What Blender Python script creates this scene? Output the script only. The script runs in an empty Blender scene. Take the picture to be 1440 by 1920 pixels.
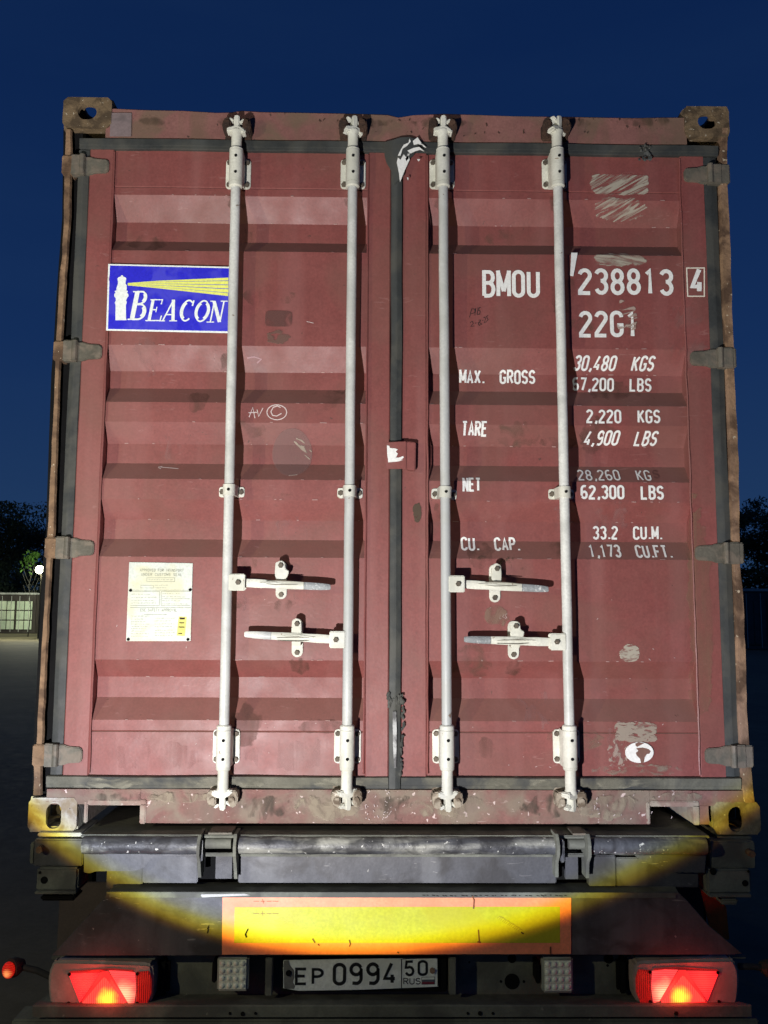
import bpy, bmesh, math, random
from mathutils import Vector, noise, Matrix

random.seed(7)
R = math.radians
scene = bpy.context.scene

# ------------------------------------------------------------------ camera
CAM = Vector((-.08023, -2.93923, 1.90274)); FOC = 1600.0
YAW, PIT, ROL = .01247, .10942, .0053
fwd = Vector((math.sin(YAW)*math.cos(PIT), math.cos(YAW)*math.cos(PIT), math.sin(PIT)))
r0 = Vector((math.cos(YAW), -math.sin(YAW), 0)); u0 = r0.cross(fwd)
rgt = math.cos(ROL)*r0 + math.sin(ROL)*u0; upv = -math.sin(ROL)*r0 + math.cos(ROL)*u0
cd = bpy.data.cameras.new('camera'); cam = bpy.data.objects.new('camera', cd)
scene.collection.objects.link(cam); scene.camera = cam
cam.matrix_world = Matrix(((rgt.x, upv.x, -fwd.x, CAM.x), (rgt.y, upv.y, -fwd.y, CAM.y),
                           (rgt.z, upv.z, -fwd.z, CAM.z), (0, 0, 0, 1)))
cd.sensor_fit = 'VERTICAL'; cd.sensor_height = 36; cd.lens = 36*FOC/1920
cd.clip_start = .05; cd.clip_end = 3000

# ------------------------------------------------------------------ sky
world = bpy.data.worlds.new('World'); scene.world = world; world.use_nodes = True
wn = world.node_tree; wn.nodes.clear()
def wnode(t, **k):
    n = wn.nodes.new(t)
    for a, b in k.items(): setattr(n, a, b)
    return n
tc = wnode('ShaderNodeTexCoord'); sp = wnode('ShaderNodeSeparateXYZ')
wn.links.new(tc.outputs['Generated'], sp.inputs[0])
cr = wnode('ShaderNodeValToRGB'); wn.links.new(sp.outputs['Z'], cr.inputs[0])
els = cr.color_ramp.elements
els[0].position = 0.0; els[0].color = (.017, .046, .115, 1)
els[1].position = 1.0; els[1].color = (.0026, .0115, .052, 1)
for p, c in ((.10, (.0125, .038, .108, 1)), (.28, (.0068, .0265, .098, 1)), (.55, (.0036, .0170, .074, 1))):
    e = els.new(p); e.color = c
mp = wnode('ShaderNodeMapping'); mp.inputs['Scale'].default_value = (1.2, 1.2, 7); mp.inputs['Rotation'].default_value = (0, R(24), 0)
wn.links.new(tc.outputs['Generated'], mp.inputs[0])
nz = wnode('ShaderNodeTexNoise'); nz.inputs['Scale'].default_value = 1.6; nz.inputs['Detail'].default_value = 4
wn.links.new(mp.outputs[0], nz.inputs['Vector'])
mr = wnode('ShaderNodeMapRange'); mr.inputs[1].default_value = .48; mr.inputs[2].default_value = .8
mr.inputs[3].default_value = 0; mr.inputs[4].default_value = .07
wn.links.new(nz.outputs[0], mr.inputs[0])
mx = wnode('ShaderNodeMix', data_type='RGBA'); wn.links.new(mr.outputs[0], mx.inputs[0])
wn.links.new(cr.outputs[0], mx.inputs[6]); mx.inputs[7].default_value = (.022, .060, .135, 1)
bg = wnode('ShaderNodeBackground'); bg.inputs[1].default_value = 1.0
wn.links.new(mx.outputs[2], bg.inputs[0])
wo = wnode('ShaderNodeOutputWorld'); wn.links.new(bg.outputs[0], wo.inputs[0])

scene.view_settings.view_transform = 'Standard'; scene.view_settings.look = 'None'
scene.view_settings.exposure = 0.0; scene.view_settings.gamma = 1.0

# ------------------------------------------------------------------ lamps that light the container
POWER_A, POWER_B = 550.0, 112.0
# the torch standing low on the left: a round beam with a coloured rim
la = bpy.data.lights.new('torch_beam', 'SPOT'); la.energy = POWER_A; la.spot_size = R(70); la.spot_blend = 0.0
la.shadow_soft_size = .007
lo = bpy.data.objects.new('torch_beam', la); scene.collection.objects.link(lo)
lo.location = (-.88, -2.70, .95)
lo.rotation_euler = Vector((.2345, .8424, .4852)).to_track_quat('-Z', 'Y').to_euler()
la.use_nodes = True; ln = la.node_tree
em = ln.nodes['Emission']; tcl = ln.nodes.new('ShaderNodeTexCoord')
nrm = ln.nodes.new('ShaderNodeVectorMath'); nrm.operation = 'NORMALIZE'
ln.links.new(tcl.outputs['Normal'], nrm.inputs[0])
spl = ln.nodes.new('ShaderNodeSeparateXYZ'); ln.links.new(nrm.outputs[0], spl.inputs[0])
ab = ln.nodes.new('ShaderNodeMath'); ab.operation = 'ABSOLUTE'; ln.links.new(spl.outputs['Z'], ab.inputs[0])
ac = ln.nodes.new('ShaderNodeMath'); ac.operation = 'ARCCOSINE'; ln.links.new(ab.outputs[0], ac.inputs[0])
mrl = ln.nodes.new('ShaderNodeMapRange'); mrl.inputs[1].default_value = 0; mrl.inputs[2].default_value = R(35)
ln.links.new(ac.outputs[0], mrl.inputs[0])
crl = ln.nodes.new('ShaderNodeValToRGB'); ln.links.new(mrl.outputs[0], crl.inputs[0])
e = crl.color_ramp.elements
def deg(a): return a/35.0
e[0].position = 0; e[0].color = (.88, .85, .84, 1)
e[1].position = 1; e[1].color = (0, 0, 0, 1)
for a, c in ((17, (.92, .89, .88)), (26, (.98, .95, .98)), (30.1, (.92, .96, 1.12)), (30.8, (1.02, 1.06, .90)),
             (31.3, (1.10, 1.0, .18)), (31.8, (.80, .56, .02)), (32.25, (.16, .07, .003)), (32.6, (0, 0, 0))):
    q = e.new(deg(a)); q.color = (*c, 1)
ln.links.new(crl.outputs[0], em.inputs['Color'])
# the second, weaker and warmer light, higher and further to the left
lb = bpy.data.lights.new('side_lamp', 'POINT'); lb.energy = POWER_B; lb.color = (1, .94, .62); lb.shadow_soft_size = .03
lbo = bpy.data.objects.new('side_lamp', lb); scene.collection.objects.link(lbo); lbo.location = (-2.8, -2.8, 2.45)

# ------------------------------------------------------------------ helpers
def at(px, py, y=0.0):
    """the point of the vertical plane at depth y that a place in the photograph shows"""
    d = fwd + (px-720)/FOC*rgt - (py-960)/FOC*upv
    return CAM + d*((y-CAM.y)/d.y)
def ax(px, py, y=0.0): return at(px, py, y).x
def az(px, py, y=0.0): return at(px, py, y).z

WL = {}
def tag(o, label=None, cat=None, group=None, kind=None):
    if label: o['label'] = label
    if cat: o['category'] = cat
    if group: o['group'] = group
    if kind: o['kind'] = kind
    return o
def thing(name, loc, label, cat, group=None):
    o = bpy.data.objects.new(name, None); scene.collection.objects.link(o)
    o.location = loc; o.empty_display_size = .1; WL[o] = Vector(loc)
    return tag(o, label, cat, group)

class MB:
    def __init__(s): s.bm = bmesh.new()
    def add(s, verts, faces):
        vs = [s.bm.verts.new(v) for v in verts]
        for f in faces:
            try: s.bm.faces.new([vs[i] for i in f])
            except ValueError: pass
        return s
    def join(s, other):
        me = bpy.data.meshes.new('t'); other.bm.to_mesh(me); s.bm.from_mesh(me); bpy.data.meshes.remove(me); other.bm.free(); return s
    def box(s, x0, x1, y0, y1, z0, z1, bev=0):
        t = MB(); x0, x1 = sorted((x0, x1)); y0, y1 = sorted((y0, y1)); z0, z1 = sorted((z0, z1))
        t.add([(x, y, z) for x in (x0, x1) for y in (y0, y1) for z in (z0, z1)],
              [(0, 1, 3, 2), (4, 6, 7, 5), (0, 4, 5, 1), (2, 3, 7, 6), (0, 2, 6, 4), (1, 5, 7, 3)])
        if bev: bmesh.ops.bevel(t.bm, geom=t.bm.edges[:], offset=bev, segments=2, affect='EDGES')
        return s.join(t)
    def prism(s, pts, y0, y1, bev=0):
        """polygon of (x, z) pushed from y0 to y1"""
        t = MB(); n = len(pts)
        t.add([(p[0], y0, p[1]) for p in pts]+[(p[0], y1, p[1]) for p in pts],
              [tuple(range(n)), tuple(range(2*n-1, n-1, -1))]+[(i, i+n, (i+1) % n+n, (i+1) % n) for i in range(n)])
        bmesh.ops.recalc_face_normals(t.bm, faces=t.bm.faces[:])
        if bev: bmesh.ops.bevel(t.bm, geom=t.bm.edges[:], offset=bev, segments=2, affect='EDGES')
        return s.join(t)
    def extrude(s, prof, a, b, axis='x'):
        """profile polygon pushed along x (prof = (y, z)) or z (prof = (x, y))"""
        n = len(prof)
        f = (lambda p, t: (t, p[0], p[1])) if axis == 'x' else (lambda p, t: (p[0], p[1], t))
        t = MB(); t.add([f(p, a) for p in prof]+[f(p, b) for p in prof],
              [tuple(range(n)), tuple(range(2*n-1, n-1, -1))]+[(i, i+n, (i+1) % n+n, (i+1) % n) for i in range(n)])
        bmesh.ops.recalc_face_normals(t.bm, faces=t.bm.faces[:])
        return s.join(t)
    def tube(s, pts, rad, n=12, cap=True):
        pts = [Vector(p) for p in pts]; rings = []
        rad = rad if isinstance(rad, (list, tuple)) else [rad]*len(pts)
        base = len(s.bm.verts); allv = []
        ref = None
        for i, p in enumerate(pts):
            d = (pts[min(i+1, len(pts)-1)]-pts[max(i-1, 0)]).normalized()
            if ref is None: ref = Vector((0, 1, 0)) if abs(d.y) < .9 else Vector((1, 0, 0))
            u = (ref-d*ref.dot(d)).normalized(); v = d.cross(u); ref = u
            rings.append([s.bm.verts.new(p+(u*math.cos(2*math.pi*k/n)+v*math.sin(2*math.pi*k/n))*rad[i]) for k in range(n)])
        for a, b in zip(rings, rings[1:]):
            for k in range(n): s.bm.faces.new((a[k], a[(k+1) % n], b[(k+1) % n], b[k]))
        if cap:
            s.bm.faces.new(rings[0][::-1]); s.bm.faces.new(rings[-1])
        return s
    def ico(s, c, r, sub=1, sc=(1, 1, 1)):
        bmesh.ops.create_icosphere(s.bm, subdivisions=sub, radius=r, matrix=Matrix.Translation(c) @ Matrix.Diagonal((*sc, 1)))
        return s
    def rough(s, amp, scale):
        for v in s.bm.verts:
            v.co += Vector(noise.noise_vector(v.co*scale))*amp
        return s
    def mesh(s, name, mat, loc=Vector(), smooth=0):
        for v in s.bm.verts: v.co -= loc
        bmesh.ops.recalc_face_normals(s.bm, faces=s.bm.faces[:]); s.bm.normal_update()
        if smooth:
            for f in s.bm.faces: f.smooth = True
            for ed in s.bm.edges:
                if len(ed.link_faces) == 2 and ed.calc_face_angle(0) > R(smooth): ed.smooth = False
        bmesh.ops.recalc_face_normals(s.bm, faces=s.bm.faces[:])
        me = bpy.data.meshes.new(name); s.bm.to_mesh(me); s.bm.free()
        if mat: me.materials.append(mat)
        return me
    def build(s, name, mat, parent=None, loc=None, smooth=35, label=None):
        if loc is None: loc = WL[parent] if parent is not None else Vector()
        me = s.mesh(name, mat, Vector(loc), smooth)
        return place(name, me, loc, parent, label)
def place(name, me, loc, parent=None, label=None, rot=None, scale=None):
    o = bpy.data.objects.new(name, me); scene.collection.objects.link(o)
    loc = Vector(loc); WL[o] = loc
    o.location = loc - (WL[parent] if parent is not None else Vector())
    if parent is not None: o.parent = parent
    if rot: o.rotation_euler = rot
    if scale: o.scale = scale
    if label: o['label'] = label
    return o

# ------------------------------------------------------------------ materials
def mat(name, base, rough=.6, metal=0.0, dirt=None, dirt_amt=0.3, dirt_scale=6, streak=None, streak_amt=.3, streak_sc=(1, 1, .06),
        spots=None, spot_amt=.06, spot_scale=40, bump=.15, bump_scale=60, dust=None, vary=.12, spec=.4, emis=None, emis_str=0,
        scratch=None, scratch_amt=.0):
    m = bpy.data.materials.new(name); m.use_nodes = True; nt = m.node_tree; N = nt.nodes; L = nt.links
    b = N['Principled BSDF']
    b.inputs['Roughness'].default_value = rough; b.inputs['Metallic'].default_value = metal
    b.inputs['Specular IOR Level'].default_value = spec
    g = N.new('ShaderNodeNewGeometry'); pos = g.outputs['Position']
    def noise_(scale, detail=5, sc=None, dist=0, off=0):
        n = N.new('ShaderNodeTexNoise'); n.inputs['Scale'].default_value = scale; n.inputs['Detail'].default_value = detail
        n.inputs['Distortion'].default_value = dist
        mpn = N.new('ShaderNodeMapping'); mpn.inputs['Location'].default_value = (off, off*1.7, off*.6)
        if sc: mpn.inputs['Scale'].default_value = sc
        L.new(pos, mpn.inputs[0]); L.new(mpn.outputs[0], n.inputs['Vector'])
        return n.outputs[0]
    def rng(src, a, c, lo=0., hi=1.):
        r = N.new('ShaderNodeMapRange'); r.inputs[1].default_value = a; r.inputs[2].default_value = c
        r.inputs[3].default_value = lo; r.inputs[4].default_value = hi; L.new(src, r.inputs[0]); return r.outputs[0]
    def mix(f, a, c):
        x = N.new('ShaderNodeMix'); x.data_type = 'RGBA'
        L.new(f, x.inputs[0])
        if isinstance(a, tuple): x.inputs[6].default_value = (*a, 1)
        else: L.new(a, x.inputs[6])
        if isinstance(c, tuple): x.inputs[7].default_value = (*c, 1)
        else: L.new(c, x.inputs[7])
        return x.outputs[2]
    lo_ = tuple(c*(1-vary) for c in base); hi_ = tuple(min(1, c*(1+vary)) for c in base)
    col = mix(rng(noise_(2.3, 6), .3, .7), lo_, hi_)
    fine = N.new('ShaderNodeVectorMath'); fine.operation = 'SCALE'; L.new(col, fine.inputs[0])
    L.new(rng(noise_(130, 3, None, 0, 2), .3, .7, .90, 1.10), fine.inputs['Scale']); col = fine.outputs[0]
    blotch = N.new('ShaderNodeVectorMath'); blotch.operation = 'SCALE'; L.new(col, blotch.inputs[0])
    L.new(rng(noise_(26, 4, None, .3, 12), .35, .65, 1-vary*.45, 1+vary*.45), blotch.inputs['Scale']); col = blotch.outputs[0]
    if streak: col = mix(rng(noise_(9, 6, streak_sc, 0, 3), .50, .66, 0, streak_amt), col, streak)
    if dirt: col = mix(rng(noise_(dirt_scale, 9, None, .6, 7), .46, .60, 0, dirt_amt), col, dirt)
    if dust:
        s = N.new('ShaderNodeSeparateXYZ'); L.new(g.outputs['True Normal'], s.inputs[0])
        col = mix(rng(s.outputs['Z'], .15, .8, 0, .55), col, dust)
    if scratch:
        n1 = noise_(14, 3, (1, 1, 5), 1.5, 21); n2 = noise_(5, 3, None, 0, 31)
        mul = N.new('ShaderNodeMath'); mul.operation = 'MULTIPLY'
        L.new(rng(n1, .66, .69), mul.inputs[0]); L.new(rng(n2, .5, .62, 0, scratch_amt), mul.inputs[1])
        col = mix(mul.outputs[0], col, scratch)
    if spots: col = mix(rng(noise_(spot_scale, 3, None, .4, 13), .74-spot_amt, .76-spot_amt, 0, .9), col, spots)
    L.new(col, b.inputs['Base Color'])
    L.new(rng(noise_(11, 5, None, 0, 4), .3, .7, max(0, rough-.07), min(1, rough+.07)), b.inputs['Roughness'])
    if bump:
        bn = N.new('ShaderNodeBump'); bn.inputs['Strength'].default_value = bump; bn.inputs['Distance'].default_value = .004
        L.new(noise_(bump_scale, 6), bn.inputs['Height']); L.new(bn.outputs[0], b.inputs['Normal'])
    if emis:
        b.inputs['Emission Color'].default_value = (*emis, 1); b.inputs['Emission Strength'].default_value = emis_str
    return m

M = {}
RED = (.218, .066, .059)
M['red'] = mat('red_paint', RED, .50, 0, spec=.42, dirt=(.17, .085, .065), dirt_amt=.35, dirt_scale=3.2, streak=(.30, .13, .12), streak_amt=.35,
               spots=(.10, .05, .04), spot_amt=.0, spot_scale=55, dust=(.215, .145, .115), bump=.10, bump_scale=90, vary=.10,
               scratch=(.42, .24, .22), scratch_amt=.22)
M['red_worn'] = mat('worn_red_paint', (.19, .095, .08), .75, 0, dirt=(.21, .175, .13), dirt_amt=.8, dirt_scale=7, streak=(.16, .13, .10),
               streak_amt=.6, spots=(.62, .5, .46), spot_amt=.055, spot_scale=48, bump=.5, bump_scale=40, vary=.2, scratch=(.45, .36, .32), scratch_amt=.4)
M['red_header'] = mat('header_red_paint', (.24, .11, .095), .6, 0, dirt=(.16, .115, .075), dirt_amt=.7, dirt_scale=6, streak=(.14, .10, .06),
               streak_amt=.45, spots=(.07, .04, .03), spot_amt=.05, spot_scale=40, bump=.35, bump_scale=35, vary=.15)
M['rust'] = mat('rusted_steel', (.24, .15, .085), .85, .1, dirt=(.07, .040, .024), dirt_amt=.85, dirt_scale=10, streak=(.36, .23, .17), streak_amt=.7,
               spots=(.5, .42, .30), spot_amt=.055, spot_scale=60, bump=.9, bump_scale=70, vary=.3)
M['rust_dark'] = mat('dark_rust', (.075, .042, .028), .9, .1, dirt=(.03, .02, .016), dirt_amt=.8, dirt_scale=20, spots=(.35, .3, .22), spot_amt=.03,
               spot_scale=90, bump=.9, bump_scale=120, vary=.3)
M['casting'] = mat('casting_steel', (.16, .112, .062), .85, .1, dirt=(.065, .045, .026), dirt_amt=.85, dirt_scale=22, spots=(.45, .40, .3), spot_amt=.06,
               spot_scale=70, bump=.8, bump_scale=90, vary=.25)
M['casting_low'] = mat('pale_casting_steel', (.46, .44, .40), .8, .1, dirt=(.20, .14, .07), dirt_amt=.8, dirt_scale=11, spots=(.12, .10, .08), spot_amt=.07,
               spot_scale=85, bump=.6, bump_scale=90, vary=.25)
M['keeper_low'] = mat('scuffed_keeper_steel', (.30, .26, .20), .85, 0, dirt=(.10, .07, .045), dirt_amt=.85, dirt_scale=30, spots=(.55, .5, .42), spot_amt=.06, bump=.7, vary=.2)
M['casting_right'] = mat('brown_casting_steel', (.25, .215, .14), .85, .0, dirt=(.13, .09, .045), dirt_amt=.8, dirt_scale=14, spots=(.5, .45, .34), spot_amt=.06, spot_scale=70, bump=.7, bump_scale=90, vary=.25)
M['white'] = mat('cream_paint', (.70, .70, .61), .55, 0, dirt=(.50, .50, .42), dirt_amt=.6, dirt_scale=9, streak=(.5, .52, .5), streak_amt=.5,
               spots=(.25, .17, .10), spot_amt=.03, spot_scale=50, bump=.2, bump_scale=70, vary=.08)
M['galv'] = mat('galvanised_steel', (.63, .64, .60), .45, 0, dirt=(.42, .43, .40), dirt_amt=.6, dirt_scale=8, streak=(.40, .42, .42), streak_amt=.85,
               spots=(.17, .11, .07), spot_amt=.035, spot_scale=24, bump=.2, bump_scale=60, vary=.1)
M['bolt'] = mat('bolt_steel', (.13, .11, .085), .7, .4, spots=(.3, .25, .2), spot_amt=.05, bump=.4, vary=.3)
M['hinge'] = mat('hinge_steel', (.135, .125, .098), .65, .2, dirt=(.21, .17, .13), dirt_amt=.6, dirt_scale=24, streak=(.07, .065, .05), streak_amt=.6,
               bump=.5, bump_scale=60, vary=.15)
M['gasket'] = mat('gasket_rubber', (.034, .038, .037), .65, 0, dirt=(.085, .083, .068), dirt_amt=.55, dirt_scale=8, streak=(.075, .08, .076), streak_amt=.6,
               bump=.3, bump_scale=50, vary=.2)
M['gasket_low'] = mat('dusty_rubber', (.115, .112, .085), .8, 0, dirt=(.040, .044, .046), dirt_amt=.9, dirt_scale=7, streak=(.2, .19, .15), streak_amt=.5,
               bump=.6, bump_scale=40, vary=.25)
M['grip'] = mat('worn_grip', (.30, .32, .33), .6, .2, spots=(.7, .7, .68), spot_amt=.10, spot_scale=120, bump=.7, bump_scale=160, vary=.2)
M['tsteel'] = mat('painted_trailer_steel', (.078, .078, .082), .55, .1, dirt=(.045, .042, .040), dirt_amt=.75, dirt_scale=8, streak=(.15, .15, .15),
               streak_amt=.7, spots=(.28, .27, .25), spot_amt=.02, scratch=(.35, .34, .32), scratch_amt=.6, bump=.25, bump_scale=50, vary=.15)
M['tsteel_worn'] = mat('scraped_trailer_steel', (.075, .078, .085), .5, .1, dirt=(.03, .03, .032), dirt_amt=.8, dirt_scale=13, streak=(.40, .40, .34), streak_amt=.85, streak_sc=(.35, 2.2, 2.2), spots=(.6, .6, .55), spot_amt=.06,
               spot_scale=60, bump=.8, bump_scale=60, vary=.3)
M['tsteel_dusty'] = mat('dusty_trailer_steel', (.15, .155, .125), .8, 0, dirt=(.08, .08, .07), dirt_amt=.8, dirt_scale=7, spots=(.22, .21, .18), spot_amt=.02,
               bump=.5, bump_scale=40, vary=.2)
M['pocket'] = mat('dusty_pocket_steel', (.30, .255, .20), .8, 0, dirt=(.23, .12, .10), dirt_amt=.7, dirt_scale=9, spots=(.5, .45, .4), spot_amt=.03, bump=.4, vary=.2)
M['black'] = mat('black_steel_and_shade', (.008, .008, .008), .9, 0, bump=.1, vary=.2, spec=.08)  # black parts, and near-black shade for deep gaps
M['rubber'] = mat('black_rubber', (.025, .024, .023), .8, 0, dirt=(.06, .05, .045), dirt_amt=.6, bump=.3)
M['print_white'] = mat('white_print', (.80, .81, .78), .6, 0, spots=(.4, .22, .20), spot_amt=-.06, spot_scale=30, bump=0, vary=.04)
M['print_dim'] = mat('faded_print', (.16, .07, .062), .6, 0, bump=0, vary=.05)
M['print_cream'] = mat('cream_print', (.78, .72, .60), .6, 0, bump=0, vary=.04)
M['print_black'] = mat('black_print', (.015, .016, .016), .5, 0, bump=0, vary=.1)
M['landmass'] = mat('brown_print', (.20, .105, .08), .6, 0, bump=0)
M['groove_shade'] = mat('painted_groove_shade', (.16, .14, .11), .9, 0, bump=.2)  # dark colour for the shade in the lever's recess
M['chip'] = mat('bare_primer', (.40, .25, .23), .7, 0, bump=0, vary=.2)
M['chalk'] = mat('chalk', (.62, .52, .50), .9, 0, bump=0, vary=.1)
M['marker'] = mat('marker_ink', (.03, .018, .018), .9, 0, bump=0)
M['blue'] = mat('blue_film', (.030, .028, .60), .35, 0, dirt=(.10, .10, .66), dirt_amt=.5, dirt_scale=14, bump=.03, vary=.05)
M['yellowfilm'] = mat('yellow_print', (.82, .86, .18), .4, 0, bump=0, vary=.05)
M['lightfilm'] = mat('pale_print', (.84, .90, .86), .4, 0, bump=0, vary=.03)
M['paper'] = mat('pale_plate', (.56, .60, .55), .5, .1, dirt=(.58, .56, .34), dirt_amt=.6, dirt_scale=9, streak=(.46, .48, .44), streak_amt=.5, bump=.1, vary=.06)
M['plateprint'] = mat('faint_engraving', (.25, .26, .20), .6, 0, bump=0)
M['yellowlabel'] = mat('yellow_label', (.62, .58, .14), .5, 0, bump=0)
M['orange'] = mat('orange_retroreflector', (.95, .30, .15), .35, 0, dirt=(.80, .24, .12), dirt_amt=.5, bump=.05, vary=.02, spec=.5)
M['yellow'] = mat('yellow_retroreflector', (.46, .46, .025), .35, 0, dirt=(.46, .40, .02), dirt_amt=.5, dirt_scale=5, bump=.10, bump_scale=400, vary=.03, spec=.5)
M['licence'] = mat('licence_white', (.84, .88, .83), .45, 0, dirt=(.66, .70, .64), dirt_amt=.6, dirt_scale=14, bump=.05, vary=.04)
M['flagred'] = mat('flag_red', (.22, .03, .05), .5, 0, bump=0)
M['flagblue'] = mat('flag_blue', (.10, .13, .16), .5, 0, bump=0)
M['lamp_shell'] = mat('clear_lamp_cover', (.42, .34, .30), .3, 0, dirt=(.28, .22, .19), dirt_amt=.6, dirt_scale=12, bump=.1, vary=.15)
M['led'] = mat('led_glass', (.80, .85, .72), .2, 0, bump=.05, vary=.1)
M['led_frame'] = mat('lamp_housing', (.36, .38, .32), .5, .1, bump=.2)
M['asphalt'] = mat('asphalt', (.19, .162, .095), .85, 0, dirt=(.115, .10, .062), dirt_amt=.5, dirt_scale=.35, spots=(.2, .19, .16), spot_amt=.0, spot_scale=35,
               bump=.10, bump_scale=22, vary=.15)
M['leaf'] = mat('leaves', (.030, .062, .014), .7, 0, bump=0, vary=.5)
M['leaf_small'] = mat('lit_leaves', (.014, .034, .005), .8, 0, bump=0, vary=.5, spec=.1)
M['leaf_dark'] = mat('dark_leaves', (.020, .034, .016), .7, 0, bump=0, vary=.5)
M['bark'] = mat('bark', (.008, .007, .005), .9, 0, bump=.5)
M['far_pale'] = mat('pale_green_container_paint', (.55, .64, .48), .5, 0, dirt=(.62, .66, .5), dirt_amt=.6, dirt_scale=3, bump=.1, vary=.1)
M['far_dark'] = mat('dark_teal_container_paint', (.035, .06, .065), .6, 0, dirt=(.05, .07, .075), dirt_amt=.6, bump=.1, vary=.2)
M['far_brown'] = mat('dark_brown_container_paint', (.05, .04, .035), .6, 0, bump=.1, vary=.2)
M['rail_pale'] = mat('pale_rail_paint', (.45, .45, .42), .5, 0, bump=.1)
M['wood'] = mat('container_floor_wood', (.05, .035, .022), .9, 0, bump=.3)

def glow(name, c1, s1, c2, s2, centre, rad, ribs=None, base=(.4, .02, .01)):
    """lens lit from behind by a bulb at `centre`: strength falls off with distance from it; ribs are moulded in the lens"""
    m = bpy.data.materials.new(name); m.use_nodes = True; nt = m.node_tree; N = nt.nodes; L = nt.links
    b = N['Principled BSDF']; b.inputs['Base Color'].default_value = (*base, 1); b.inputs['Roughness'].default_value = .25
    g = N.new('ShaderNodeNewGeometry'); v = N.new('ShaderNodeVectorMath'); v.operation = 'DISTANCE'
    nn = N.new('ShaderNodeTexNoise'); nn.inputs['Scale'].default_value = 40; nn.inputs['Detail'].default_value = 2
    L.new(g.outputs['Position'], v.inputs[0]); v.inputs[1].default_value = centre
    L.new(g.outputs['Position'], nn.inputs['Vector'])
    ad = N.new('ShaderNodeMath'); ad.operation = 'MULTIPLY_ADD'; L.new(nn.outputs[0], ad.inputs[0]); ad.inputs[1].default_value = rad*.5
    L.new(v.outputs['Value'], ad.inputs[2])
    r = N.new('ShaderNodeMapRange'); r.inputs[1].default_value = rad*.25; r.inputs[2].default_value = rad*1.25
    r.interpolation_type = 'SMOOTHSTEP'
    L.new(ad.outputs[0], r.inputs[0])
    x = N.new('ShaderNodeMix'); x.data_type = 'RGBA'; L.new(r.outputs[0], x.inputs[0])
    x.inputs[6].default_value = (*[k*s1 for k in c1], 1); x.inputs[7].default_value = (*[k*s2 for k in c2], 1)
    col = x.outputs[2]
    if ribs:
        w = N.new('ShaderNodeTexWave'); w.wave_type = 'BANDS'; w.bands_direction = ribs; w.inputs['Scale'].default_value = 48
        L.new(g.outputs['Position'], w.inputs['Vector'])
        r2 = N.new('ShaderNodeMapRange'); r2.inputs[3].default_value = .62; r2.inputs[4].default_value = 1.1; L.new(w.outputs[1], r2.inputs[0])
        y = N.new('ShaderNodeVectorMath'); y.operation = 'SCALE'; L.new(col, y.inputs[0]); L.new(r2.outputs[0], y.inputs['Scale']); col = y.outputs[0]
        bn = N.new('ShaderNodeBump'); bn.inputs['Distance'].default_value = .003; L.new(w.outputs[1], bn.inputs['Height']); L.new(bn.outputs[0], b.inputs['Normal'])
    L.new(col, b.inputs['Emission Color']); b.inputs['Emission Strength'].default_value = 1
    return m

# ------------------------------------------------------------------ the door surface
YD = .012; REC = .047
LX = (205, 690); RX = (800, 1279)
rows = [(366, 407, 443, 470), (647, 690, 722.6, 754), (791, 828, 865, 898), (936, 972, 1009, 1044), (1237, 1271, 1310, 1350)]
CR = [tuple(az(300, p, YD) for p in q) for q in rows]      # heights of the four creases of each recess
def door_y(z):
    for a, b, c, d in CR:
        if d <= z <= a:
            if z > b: return YD+REC*(a-z)/(a-b)
            if z >= c: return YD+REC
            return YD+REC*(z-d)/(c-d)
    return YD
CREASE = sorted(z for q in CR for z in q)
ZTOP = az(720, 288, YD); ZBOT = az(720, 1456, YD)
SEAM_T = az(300, 351, YD); SEAM_B = az(300, 1371, YD)
# vertical members of the doors, in metres
X_LG0, X_LG1 = ax(123, 800), ax(145, 800)          # left gasket
X_LS0, X_LS1 = X_LG1, ax(194, 800, YD)             # left door, outer stile
X_LI0, X_LI1 = ax(688, 800, YD), ax(731, 800, YD)  # left door, inner stile
X_CG0, X_CG1 = ax(731, 900), ax(753, 900)          # centre gasket
X_RI0, X_RI1 = X_CG1, ax(800, 800, YD)
X_RS0, X_RS1 = ax(1290, 800, YD), ax(1337, 800, YD)
X_RG0, X_RG1 = ax(1337, 800), ax(1364, 800)
YS = .004                                           # front of the stiles
def dent(x, z):
    return noise.noise(Vector((x*3.1+3, 0, z*3.3)))*.0035+noise.noise(Vector((x*9+3, 4, z*9)))*.0012
def stile_dent(x, z): return noise.noise(Vector((x*5, 2, z*5)))*.0015
def surf_y(x, z):
    if X_LI1-.002 < x < X_RI0+.002: return -.006
    for a, b in ((X_LS0, X_LS1), (X_LI0, X_LI1), (X_RI0, X_RI1), (X_RS0, X_RS1)):
        if a <= x <= b: return YS+stile_dent(x, z)
    if z < ZBOT or z > ZTOP: return -.002
    return door_y(z)+dent(x, z)

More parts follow.
